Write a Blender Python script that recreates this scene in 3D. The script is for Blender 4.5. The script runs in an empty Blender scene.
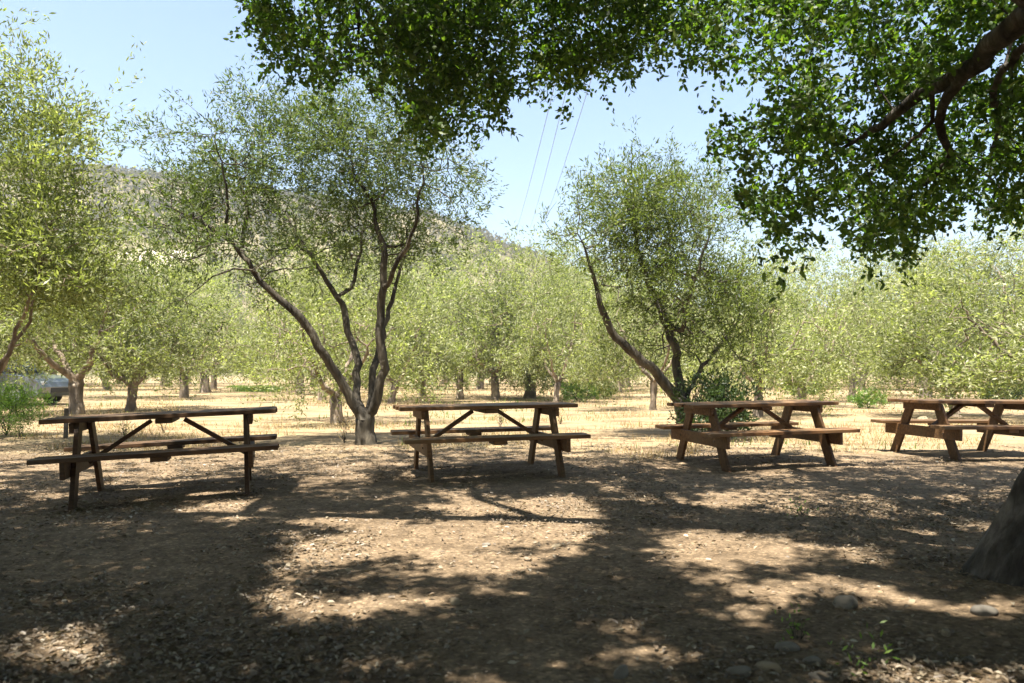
import bpy, bmesh, math, random
import numpy as np
from mathutils import Vector, Matrix

rng = np.random.default_rng(11)
random.seed(11)
S = bpy.context.scene
COL = S.collection
F, CH, YH, CX = 789.0, 1.14, 370.5, 512.0          # focal length (px), eye height (m), horizon row, centre column
R = math.radians

def px(u, v, d):
    """point of the place seen at pixel (u, v), d metres ahead of the camera"""
    return np.array([(u - CX) / F * d, d, CH + (YH - v) / F * d])

def gd(v):
    """distance of flat ground seen at row v"""
    return F * CH / (v - YH)

# ------------------------------------------------------------------ noise
def _hash(ix, iy, s):
    h = (ix * 374761393 + iy * 668265263 + s * 974634777) & 0xFFFFFFFF
    h = ((h ^ (h >> 13)) * 1274126177) & 0xFFFFFFFF
    return ((h ^ (h >> 16)) & 0xFFFF) / 65535.0

def vnoise(x, y, s=0):
    x = np.asarray(x, float); y = np.asarray(y, float)
    ix = np.floor(x).astype(np.int64); iy = np.floor(y).astype(np.int64)
    fx = x - ix; fy = y - iy
    fx = fx * fx * (3 - 2 * fx); fy = fy * fy * (3 - 2 * fy)
    a = _hash(ix, iy, s); b = _hash(ix + 1, iy, s); c = _hash(ix, iy + 1, s); d = _hash(ix + 1, iy + 1, s)
    return (a * (1 - fx) + b * fx) * (1 - fy) + (c * (1 - fx) + d * fx) * fy

def fbm(x, y, s=0, o=3):
    t = 0; a = .5
    for k in range(o):
        t = t + a * vnoise(x * 2 ** k, y * 2 ** k, s + k); a *= .5
    return t / (1 - .5 ** o)

def inpoly(u, v, poly):
    p = np.array(poly, float); r = np.zeros(np.shape(u), bool); j = len(p) - 1
    for i in range(len(p)):
        c = ((p[i, 1] > v) != (p[j, 1] > v)) & (u < (p[j, 0] - p[i, 0]) * (v - p[i, 1]) / (p[j, 1] - p[i, 1] + 1e-12) + p[i, 0])
        r ^= c; j = i
    return r

# ------------------------------------------------------------------ objects
def mesh_np(name, V, faces, m, parent=None, smooth=False):
    """V (n,3); faces: list of (k, c) index arrays, each of one corner count"""
    me = bpy.data.meshes.new(name)
    V = np.ascontiguousarray(V, np.float32)
    me.vertices.add(len(V)); me.vertices.foreach_set('co', V.ravel())
    L = np.concatenate([f.ravel() for f in faces]).astype(np.int32)
    ls = []; o = 0
    for f in faces:
        ls.append(o + np.arange(len(f)) * f.shape[1]); o += f.size
    ls = np.concatenate(ls).astype(np.int32)
    me.loops.add(len(L)); me.loops.foreach_set('vertex_index', L)
    me.polygons.add(len(ls)); me.polygons.foreach_set('loop_start', ls)
    if smooth:
        me.polygons.foreach_set('use_smooth', np.ones(len(ls), bool))
    me.update(calc_edges=True)
    me.materials.append(m)
    o = bpy.data.objects.new(name, me); COL.objects.link(o)
    if parent: o.parent = parent
    return o

def obj(name, bm, m, parent=None, smooth=False):
    me = bpy.data.meshes.new(name); bm.normal_update(); bm.to_mesh(me); bm.free()
    me.materials.append(m)
    if smooth:
        for p in me.polygons: p.use_smooth = True
    o = bpy.data.objects.new(name, me); COL.objects.link(o)
    if parent: o.parent = parent
    return o

def tag(o, label, cat, group=None):
    o['label'] = label; o['category'] = cat
    if group: o['group'] = group
    return o

def thing(name, label, cat, loc=(0, 0, 0), rz=0, group=None):
    o = bpy.data.objects.new(name, None); COL.objects.link(o)
    o.location = loc; o.rotation_euler = (0, 0, rz); o.empty_display_size = .2
    return tag(o, label, cat, group)

def copy_tree(r, label=None, group=None):
    c = r.copy(); COL.objects.link(c)
    if label: c['label'] = label
    if group: c['group'] = group
    for ch in list(r.children):
        k = ch.copy(); COL.objects.link(k); k.parent = c
        for g in list(ch.children):
            q = g.copy(); COL.objects.link(q); q.parent = k
    return c

def box(bm, c, s, rot=None, bev=.005, taper=None):
    g = bmesh.ops.create_cube(bm, size=1.0)
    vs = g['verts']
    M = Matrix.Translation(Vector(c)) @ (rot.to_4x4() if rot is not None else Matrix.Identity(4)) @ Matrix.Diagonal((*s, 1))
    bmesh.ops.transform(bm, matrix=M, verts=vs)
    if bev:
        es = list({e for v in vs for e in v.link_edges})
        bmesh.ops.bevel(bm, geom=es, offset=bev, segments=2, affect='EDGES', profile=.6)

# ------------------------------------------------------------------ materials
def newmat(name):
    m = bpy.data.materials.new(name); m.use_nodes = True
    nt = m.node_tree; nt.nodes.clear()
    out = nt.nodes.new('ShaderNodeOutputMaterial')
    def N(t, **k):
        n = nt.nodes.new(t)
        for a, b in k.items():
            if a.startswith('i_'):
                key = a[2:]; key = int(key) if key.isdigit() else key.replace('_', ' ')
                n.inputs[key].default_value = b
            else: setattr(n, a, b)
        return n
    def Lk(a, b): nt.links.new(a, b)
    return m, N, Lk, out

def ramp(N, stops, interp='LINEAR'):
    n = N('ShaderNodeValToRGB'); cr = n.color_ramp; cr.interpolation = interp
    while len(cr.elements) < len(stops): cr.elements.new(.5)
    for e, (p, c) in zip(cr.elements, stops):
        e.position = p; e.color = (*c, 1)
    return n

def leaf_mat(name, stops, trans=.45, tmul=(1.3, 1.5, .5), gloss=.08, rough=.45, tone=.25):
    m, N, L, out = newmat(name)
    g = N('ShaderNodeNewGeometry'); oi = N('ShaderNodeObjectInfo')
    rp = ramp(N, stops); L(g.outputs['Random Per Island'], rp.inputs[0])
    tc = N('ShaderNodeTexCoord'); nz = N('ShaderNodeTexNoise', i_Scale=.9, i_Detail=2.0)
    L(tc.outputs['Object'], nz.inputs['Vector'])
    ad = N('ShaderNodeMath', operation='ADD'); L(nz.outputs[0], ad.inputs[0]); L(oi.outputs['Random'], ad.inputs[1])
    mr = N('ShaderNodeMapRange', i_1=.4, i_2=1.6, i_3=1 - tone, i_4=1 + tone); L(ad.outputs[0], mr.inputs[0])
    hs = N('ShaderNodeHueSaturation'); L(rp.outputs[0], hs.inputs['Color']); L(mr.outputs[0], hs.inputs['Value'])
    d = N('ShaderNodeBsdfDiffuse'); L(hs.outputs[0], d.inputs[0])
    mu = N('ShaderNodeMixRGB', blend_type='MULTIPLY', i_Fac=1.0); mu.inputs[2].default_value = (*tmul, 1)
    L(hs.outputs[0], mu.inputs[1])
    t = N('ShaderNodeBsdfTranslucent'); L(mu.outputs[0], t.inputs[0])
    mx = N('ShaderNodeMixShader', i_Fac=trans); L(d.outputs[0], mx.inputs[1]); L(t.outputs[0], mx.inputs[2])
    gl = N('ShaderNodeBsdfGlossy', i_Roughness=rough)
    m2 = N('ShaderNodeMixShader', i_Fac=gloss); L(mx.outputs[0], m2.inputs[1]); L(gl.outputs[0], m2.inputs[2])
    L(m2.outputs[0], out.inputs[0])
    return m

def bark_mat(name, c1, c2, c3, sc=9, stretch=.25, bump=.6, dist=.04):
    m, N, L, out = newmat(name)
    tc = N('ShaderNodeTexCoord'); mp = N('ShaderNodeMapping'); mp.inputs['Scale'].default_value = (1, 1, stretch)
    L(tc.outputs['Object'], mp.inputs[0])
    n1 = N('ShaderNodeTexNoise', i_Scale=sc, i_Detail=8.0, i_Roughness=.65); L(mp.outputs[0], n1.inputs['Vector'])
    n2 = N('ShaderNodeTexNoise', i_Scale=2.2, i_Detail=4.0); L(tc.outputs['Object'], n2.inputs['Vector'])
    vo = N('ShaderNodeTexVoronoi', feature='DISTANCE_TO_EDGE', i_Scale=sc * 1.6); L(mp.outputs[0], vo.inputs['Vector'])
    rp = ramp(N, [(.3, c1), (.52, c2), (.75, c3)]); L(n1.outputs[0], rp.inputs[0])
    r2 = ramp(N, [(.38, (.55, .55, .55)), (.62, (1.25, 1.22, 1.15))]); L(n2.outputs[0], r2.inputs[0])
    mu = N('ShaderNodeMixRGB', blend_type='MULTIPLY', i_Fac=1.0); L(rp.outputs[0], mu.inputs[1]); L(r2.outputs[0], mu.inputs[2])
    b = N('ShaderNodeBsdfPrincipled', i_Roughness=.9); b.inputs['Specular IOR Level'].default_value = .15
    L(mu.outputs[0], b.inputs['Base Color'])
    cm = N('ShaderNodeMath', operation='MULTIPLY_ADD'); L(vo.outputs[0], cm.inputs[0]); cm.inputs[1].default_value = .8
    L(n1.outputs[0], cm.inputs[2])
    bp = N('ShaderNodeBump', i_Strength=bump, i_Distance=dist); L(cm.outputs[0], bp.inputs['Height']); L(bp.outputs[0], b.inputs['Normal'])
    L(b.outputs[0], out.inputs[0])
    return m

def wood_mat():
    m, N, L, out = newmat('weathered redwood')
    tc = N('ShaderNodeTexCoord'); g = N('ShaderNodeNewGeometry'); oi = N('ShaderNodeObjectInfo')
    # every board its own stretch of grain
    off = N('ShaderNodeVectorMath', operation='SCALE'); off.inputs[0].default_value = (7.3, 3.1, 5.7); L(g.outputs['Random Per Island'], off.inputs['Scale'])
    av = N('ShaderNodeVectorMath', operation='ADD'); L(tc.outputs['Object'], av.inputs[0]); L(off.outputs[0], av.inputs[1])
    mp = N('ShaderNodeMapping'); mp.inputs['Scale'].default_value = (1.2, 14, 14); L(av.outputs[0], mp.inputs[0])
    n1 = N('ShaderNodeTexNoise', i_Scale=2.2, i_Detail=7.0, i_Roughness=.6, i_Distortion=.6); L(mp.outputs[0], n1.inputs['Vector'])
    n2 = N('ShaderNodeTexNoise', i_Scale=3.0, i_Detail=4.0); L(av.outputs[0], n2.inputs['Vector'])
    rp = ramp(N, [(.25, (.028, .015, .008)), (.5, (.10, .05, .022)), (.72, (.165, .09, .042))]); L(n1.outputs[0], rp.inputs[0])
    gy = ramp(N, [(.42, (0, 0, 0)), (.72, (.55, .55, .55))]); L(n2.outputs[0], gy.inputs[0])
    mx = N('ShaderNodeMixRGB', blend_type='MIX'); L(gy.outputs[0], mx.inputs[0]); L(rp.outputs[0], mx.inputs[1]); mx.inputs[2].default_value = (.12, .09, .06, 1)
    mr = N('ShaderNodeMapRange', i_1=0.0, i_2=1.0, i_3=.7, i_4=1.3); L(g.outputs['Random Per Island'], mr.inputs[0])
    hs = N('ShaderNodeHueSaturation'); L(mx.outputs[0], hs.inputs['Color']); L(mr.outputs[0], hs.inputs['Value'])
    sp = N('ShaderNodeSeparateXYZ'); L(g.outputs['True Normal'], sp.inputs[0])
    up = N('ShaderNodeMapRange', i_1=.75, i_2=.95, i_3=0.0, i_4=.45); L(sp.outputs[2], up.inputs[0])
    ug = N('ShaderNodeMath', operation='MULTIPLY'); L(up.outputs[0], ug.inputs[0]); L(n2.outputs[0], ug.inputs[1])
    wg = N('ShaderNodeMixRGB'); L(ug.outputs[0], wg.inputs[0]); L(hs.outputs[0], wg.inputs[1]); wg.inputs[2].default_value = (.17, .13, .09, 1)
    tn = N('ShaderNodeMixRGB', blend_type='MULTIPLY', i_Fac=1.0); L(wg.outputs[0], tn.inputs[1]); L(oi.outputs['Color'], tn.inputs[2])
    b = N('ShaderNodeBsdfPrincipled', i_Roughness=.62); L(tn.outputs[0], b.inputs['Base Color']); b.inputs['Specular IOR Level'].default_value = .3
    bp = N('ShaderNodeBump', i_Strength=.45, i_Distance=.006); L(n1.outputs[0], bp.inputs['Height']); L(bp.outputs[0], b.inputs['Normal'])
    L(b.outputs[0], out.inputs[0])
    return m

def flat_mat(name, col, rough=.5, metal=0, spec=.5, coat=0, var=.0, sc=6):
    m, N, L, out = newmat(name)
    b = N('ShaderNodeBsdfPrincipled', i_Roughness=rough, i_Metallic=metal); b.inputs['Specular IOR Level'].default_value = spec
    b.inputs['Coat Weight'].default_value = coat
    tc = N('ShaderNodeTexCoord'); n = N('ShaderNodeTexNoise', i_Scale=sc, i_Detail=5.0); L(tc.outputs['Object'], n.inputs['Vector'])
    lo = tuple(c * (1 - var) for c in col); hi = tuple(min(1, c * (1 + var)) for c in col)
    rp = ramp(N, [(.3, lo), (.7, hi)]); L(n.outputs[0], rp.inputs[0]); L(rp.outputs[0], b.inputs['Base Color'])
    if var:
        bp = N('ShaderNodeBump', i_Strength=.3, i_Distance=.01); L(n.outputs[0], bp.inputs['Height']); L(bp.outputs[0], b.inputs['Normal'])
    L(b.outputs[0], out.inputs[0])
    return m

def ground_mat():
    m, N, L, out = newmat('dry ground')
    tc = N('ShaderNodeTexCoord'); P = tc.outputs['Object']
    big = N('ShaderNodeTexNoise', i_Scale=.55, i_Detail=5.0, i_Roughness=.6); L(P, big.inputs['Vector'])
    mid = N('ShaderNodeTexNoise', i_Scale=5.0, i_Detail=6.0, i_Roughness=.65); L(P, mid.inputs['Vector'])
    fin = N('ShaderNodeTexNoise', i_Scale=42.0, i_Detail=6.0, i_Roughness=.7); L(P, fin.inputs['Vector'])
    vo = N('ShaderNodeTexVoronoi', i_Scale=34.0); L(P, vo.inputs['Vector'])
    dirt = ramp(N, [(.25, (.113, .084, .055)), (.5, (.21, .158, .104)), (.78, (.335, .258, .175))]); L(mid.outputs[0], dirt.inputs[0])
    fr = ramp(N, [(.3, (.6, .58, .55)), (.7, (1.28, 1.26, 1.22))]); L(fin.outputs[0], fr.inputs[0])
    vc = N('ShaderNodeTexVoronoi', i_Scale=55.0); vc.inputs['Randomness'].default_value = 1.0; L(P, vc.inputs['Vector'])
    vs = N('ShaderNodeSeparateColor'); L(vc.outputs['Color'], vs.inputs[0])
    vr = ramp(N, [(0, (.55, .52, .5)), (.5, (.95, .95, .95)), (.86, (1.1, 1.08, 1.05)), (1, (1.9, 1.85, 1.75))]); L(vs.outputs[0], vr.inputs[0])
    dq = N('ShaderNodeMixRGB', blend_type='MULTIPLY', i_Fac=.75); L(dirt.outputs[0], dq.inputs[1]); L(vr.outputs[0], dq.inputs[2]); dirt = dq
    d2 = N('ShaderNodeMixRGB', blend_type='MULTIPLY', i_Fac=.85); L(dirt.outputs[0], d2.inputs[1]); L(fr.outputs[0], d2.inputs[2])
    br = ramp(N, [(.3, (.72, .7, .68)), (.7, (1.15, 1.13, 1.1))]); L(big.outputs[0], br.inputs[0])
    d3 = N('ShaderNodeMixRGB', blend_type='MULTIPLY', i_Fac=1.0); L(d2.outputs[0], d3.inputs[1]); L(br.outputs[0], d3.inputs[2])
    # straw between the trees, beyond the tables
    sep = N('ShaderNodeSeparateXYZ'); L(P, sep.inputs[0])
    wob = N('ShaderNodeMath', operation='MULTIPLY_ADD'); L(big.outputs[0], wob.inputs[0]); wob.inputs[1].default_value = 4.5; L(sep.outputs[1], wob.inputs[2])
    edge = N('ShaderNodeMapRange', i_1=12.2, i_2=14.6); L(wob.outputs[0], edge.inputs[0])
    mps = N('ShaderNodeMapping'); mps.inputs['Scale'].default_value = (.5, 1.6, 1); L(P, mps.inputs[0])
    sn = N('ShaderNodeTexNoise', i_Scale=1.1, i_Detail=7.0, i_Roughness=.7); L(mps.outputs[0], sn.inputs['Vector'])
    straw = ramp(N, [(.28, (.1, .07, .042)), (.43, (.2, .143, .082)), (.56, (.33, .25, .147)), (.68, (.22, .175, .085)), (.85, (.14, .14, .06))]); L(sn.outputs[0], straw.inputs[0])
    s2 = N('ShaderNodeMixRGB', blend_type='MULTIPLY', i_Fac=.6); L(straw.outputs[0], s2.inputs[1]); L(fr.outputs[0], s2.inputs[2])
    mx = N('ShaderNodeMixRGB'); L(edge.outputs[0], mx.inputs[0]); L(d3.outputs[0], mx.inputs[1]); L(s2.outputs[0], mx.inputs[2])
    b = N('ShaderNodeBsdfPrincipled', i_Roughness=.95); b.inputs['Specular IOR Level'].default_value = .1
    L(mx.outputs[0], b.inputs['Base Color'])
    h = N('ShaderNodeMath', operation='MULTIPLY_ADD'); L(mid.outputs[0], h.inputs[0]); h.inputs[1].default_value = 1.6; L(fin.outputs[0], h.inputs[2])
    h2 = N('ShaderNodeMath', operation='MULTIPLY_ADD'); L(vo.outputs[0], h2.inputs[0]); h2.inputs[1].default_value = .35; L(h.outputs[0], h2.inputs[2])
    bp = N('ShaderNodeBump', i_Strength=.7, i_Distance=.03); L(h2.outputs[0], bp.inputs['Height']); L(bp.outputs[0], b.inputs['Normal'])
    L(b.outputs[0], out.inputs[0])
    return m

def hill_mat():
    m, N, L, out = newmat('dry hillside')
    tc = N('ShaderNodeTexCoord'); P = tc.outputs['Object']
    n1 = N('ShaderNodeTexNoise', i_Scale=.03, i_Detail=8.0, i_Roughness=.65); L(P, n1.inputs['Vector'])
    rp = ramp(N, [(.35, (.1, .09, .045)), (.5, (.16, .135, .075)), (.65, (.23, .185, .115))]); L(n1.outputs[0], rp.inputs[0])
    # bare cut bank on the lower slope
    dv = N('ShaderNodeVectorMath', operation='SUBTRACT'); L(P, dv.inputs[0]); dv.inputs[1].default_value = (-99, 215, 31)
    mp = N('ShaderNodeMapping'); mp.inputs['Scale'].default_value = (.075, .02, .18); mp.inputs['Rotation'].default_value = (0, R(20), 0); L(dv.outputs[0], mp.inputs[0])
    ln = N('ShaderNodeVectorMath', operation='LENGTH'); L(mp.outputs[0], ln.inputs[0])
    n2 = N('ShaderNodeTexNoise', i_Scale=.12, i_Detail=5.0); L(P, n2.inputs['Vector'])
    ad = N('ShaderNodeMath', operation='MULTIPLY_ADD'); L(n2.outputs[0], ad.inputs[0]); ad.inputs[1].default_value = .9; L(ln.outputs['Value'], ad.inputs[2])
    mr = N('ShaderNodeMapRange', i_1=1.15, i_2=1.35, i_3=1.0, i_4=0.0); L(ad.outputs[0], mr.inputs[0])
    mx = N('ShaderNodeMixRGB'); L(mr.outputs[0], mx.inputs[0]); L(rp.outputs[0], mx.inputs[1]); mx.inputs[2].default_value = (.55, .46, .36, 1)
    b = N('ShaderNodeBsdfPrincipled', i_Roughness=1.0); b.inputs['Specular IOR Level'].default_value = 0
    L(mx.outputs[0], b.inputs['Base Color']); L(b.outputs[0], out.inputs[0])
    return m

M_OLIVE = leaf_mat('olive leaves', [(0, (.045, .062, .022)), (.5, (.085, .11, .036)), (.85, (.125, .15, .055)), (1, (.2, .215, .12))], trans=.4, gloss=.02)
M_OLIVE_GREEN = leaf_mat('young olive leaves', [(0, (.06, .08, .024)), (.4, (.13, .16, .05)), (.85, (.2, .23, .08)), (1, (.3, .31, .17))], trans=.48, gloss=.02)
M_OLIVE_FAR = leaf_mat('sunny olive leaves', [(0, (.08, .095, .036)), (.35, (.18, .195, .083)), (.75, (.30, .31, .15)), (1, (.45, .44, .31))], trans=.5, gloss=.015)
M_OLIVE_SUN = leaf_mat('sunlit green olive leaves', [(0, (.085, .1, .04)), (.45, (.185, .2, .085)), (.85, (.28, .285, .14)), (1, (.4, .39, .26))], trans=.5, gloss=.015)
M_OAK = leaf_mat('oak leaves', [(0, (.024, .045, .012)), (.5, (.055, .095, .022)), (.85, (.095, .14, .036)), (1, (.15, .17, .06))], trans=.5, tmul=(2.0, 2.4, .55), gloss=.03, rough=.55)
M_WEED = leaf_mat('fresh green weeds', [(0, (.09, .155, .032)), (.6, (.15, .24, .045)), (1, (.22, .3, .075))], trans=.45, gloss=.03)
M_SHRUB = leaf_mat('dark shrub leaves', [(0, (.025, .045, .015)), (.6, (.05, .08, .028)), (1, (.08, .11, .04))], trans=.35, gloss=.015)
M_DRY = leaf_mat('dry straw', [(0, (.3, .2, .09)), (.5, (.44, .33, .16)), (.85, (.55, .45, .25)), (1, (.3, .3, .1))], trans=.3, tmul=(1.1, 1.0, .7), gloss=.02)
M_LITTER = leaf_mat('fallen leaves', [(0, (.09, .065, .04)), (.4, (.17, .125, .08)), (.75, (.22, .17, .11)), (.95, (.29, .24, .165)), (1, (.4, .35, .27))], trans=.05, gloss=.05, rough=.5)
M_CHAP = leaf_mat('chaparral', [(0, (.10, .095, .05)), (.6, (.165, .145, .08)), (1, (.24, .205, .125))], trans=.25, gloss=0, tone=.35)
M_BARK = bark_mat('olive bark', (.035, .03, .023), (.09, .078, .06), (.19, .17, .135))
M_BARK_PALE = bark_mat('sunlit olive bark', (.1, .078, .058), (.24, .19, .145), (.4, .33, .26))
M_OAKBARK = bark_mat('oak bark', (.022, .019, .016), (.085, .075, .063), (.26, .24, .21), sc=6, stretch=.3, bump=1.0, dist=.12)
M_WOOD = wood_mat()
M_STONE = flat_mat('field stone', (.17, .15, .12), .9, spec=.2, var=.35, sc=9)
M_STONE_TAN = flat_mat('tan stone', (.25, .2, .13), .9, spec=.2, var=.3, sc=9)
M_BOLT = flat_mat('rusty bolt', (.1, .07, .05), .6, metal=.6, var=.3)

# ------------------------------------------------------------------ ground
def gh(x, y):
    x = np.asarray(x, float); y = np.asarray(y, float)
    near = np.exp(-((x + 3.1) / 2.3) ** 2) * np.exp(-((y - 7.4) / 2.5) ** 2)
    h = .065 * np.tanh((x + 3.15) / 1.0) * near
    near2 = np.exp(-((x + .3) / 1.6) ** 2) * np.exp(-((y - 8.7) / 2.0) ** 2)
    h = h + .03 * np.tanh((x + .3) / .8) * near2
    h = h + .05 * (fbm(x * .45, y * .45, 3) - .5) + .025 * (fbm(x * 2.3, y * 2.3, 9) - .5) * np.exp(-(np.hypot(x, y) / 20) ** 2)
    # roots raise the soil round the oak's foot
    h = h + .06 * np.exp(-(np.hypot(x - 3.32, y - 3.95) / .9) ** 2)
    return h

def axis(lo, hi, step, far, grow=1.16):
    a = list(np.arange(lo, hi + 1e-6, step)); s = step
    while a[-1] < far[1]: s *= grow; a.append(a[-1] + s)
    s = step
    while a[0] > far[0]: s *= grow; a.insert(0, a[0] - s)
    return np.array(a)

gx = axis(-9, 9, .07, (-900, 900)); gy = axis(1.5, 12, .06, (-200, 1500))
GX, GY = np.meshgrid(gx, gy)
fine = .012 * (fbm(GX * 7, GY * 7, 21) - .5) + .008 * (vnoise(GX * 17, GY * 17, 31) - .5)
GZ = gh(GX, GY) + fine * (np.hypot(GX, GY - 4) < 13)
nx, ny = len(gx), len(gy)
I = np.arange(nx * ny).reshape(ny, nx)
Q = np.stack([I[:-1, :-1], I[:-1, 1:], I[1:, 1:], I[1:, :-1]], -1).reshape(-1, 4)
ground = mesh_np('ground', np.stack([GX, GY, GZ], -1).reshape(-1, 3), [Q], ground_mat(), smooth=True)
ground['kind'] = 'structure'

# hill behind the orchard, falling to the right
hx = np.arange(-520, 521, 6.0); hy = np.arange(120, 520, 6.0)
HX, HY = np.meshgrid(hx, hy)
ru = np.array([-1500, -200, 0, 120, 160, 250, 350, 435, 495, 530, 600, 700, 820, 1000, 1300, 3000])
rv = np.array([75, 135, 163, 178, 184, 196, 210, 225, 246, 258, 292, 318, 325, 318, 300, 290])
def hillz(x, y):
    u = CX + F * x / 300.0
    top = CH + (YH - np.interp(u, ru, rv)) / F * 300
    t = np.clip((y - 140 + 25 * (fbm(x / 60, y / 60, 5) - .5)) / 160, 0, 1); t = t * t * (3 - 2 * t)
    return top * t * (1 + .0 * x) + 7 * (fbm(x / 34, y / 34, 8, 4) - .5) * t - .5 * (1 - t)
HZ = hillz(HX, HY)
nx, ny = len(hx), len(hy); I = np.arange(nx * ny).reshape(ny, nx)
Q = np.stack([I[:-1, :-1], I[:-1, 1:], I[1:, 1:], I[1:, :-1]], -1).reshape(-1, 4)
hill = mesh_np('hill', np.stack([HX, HY, HZ], -1).reshape(-1, 3), [Q], hill_mat(), smooth=True)
hill['kind'] = 'structure'

# ------------------------------------------------------------------ leaves
def unit(a):
    return a / np.maximum(np.linalg.norm(a, axis=-1, keepdims=True), 1e-9)

def rand_dir(n):
    return unit(rng.normal(size=(n, 3)))

def leaf_quads(B, D, Wd, Ln, Wt):
    """diamond leaves: base B, direction D, width direction Wd, length, width"""
    n = len(B); mid = B + D * (Ln * .48)[:, None]; w = Wd * (Wt * .5)[:, None]
    V = np.stack([B, mid + w, B + D * Ln[:, None], mid - w], 1).reshape(-1, 3)
    return V, np.arange(n * 4).reshape(n, 4)

def leaf_ovals(B, D, Wd, Ln, Wt, fold=.25):
    """oval leaves folded along the midrib: two quads each"""
    n = len(B); Nn = unit(np.cross(D, Wd)); w = Wd * (Wt * .5)[:, None]; f = Nn * (Wt * fold * .5)[:, None]
    a = B + D * (Ln * .28)[:, None]; b = B + D * (Ln * .7)[:, None]
    V = np.stack([B, a + w + f, b + w * .85 + f, B + D * Ln[:, None], b - w * .85 + f, a - w + f], 1).reshape(-1, 3)
    k = np.arange(n)[:, None] * 6
    return V, np.concatenate([k + np.array([0, 1, 2, 3]), k + np.array([0, 3, 4, 5])])

def sprays(P, D, n, length, Ln, Wt, spread=.9, oval=False, up=.15, jit=.05):
    """P, D: foot and direction of each twig; n leaves along it"""
    m = len(P)
    t = (rng.random((m, n)) * .95 + .05)
    tl = length * (.6 + .8 * rng.random((m, 1)))
    B = P[:, None, :] + D[:, None, :] * (t * tl)[..., None] + rng.normal(size=(m, n, 3)) * jit
    B[..., 2] -= .25 * tl * t * t
    Ld = unit(D[:, None, :] + rng.normal(size=(m, n, 3)) * spread + np.array([0, 0, up]))
    W = unit(np.cross(Ld, rng.normal(size=(m, n, 3))))
    B = B.reshape(-1, 3); Ld = Ld.reshape(-1, 3); W = W.reshape(-1, 3)
    L_ = Ln * (.6 + .7 * rng.random(len(B))); W_ = Wt * (.7 + .5 * rng.random(len(B)))
    return (leaf_ovals if oval else leaf_quads)(B, Ld, W, L_, W_)

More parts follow.
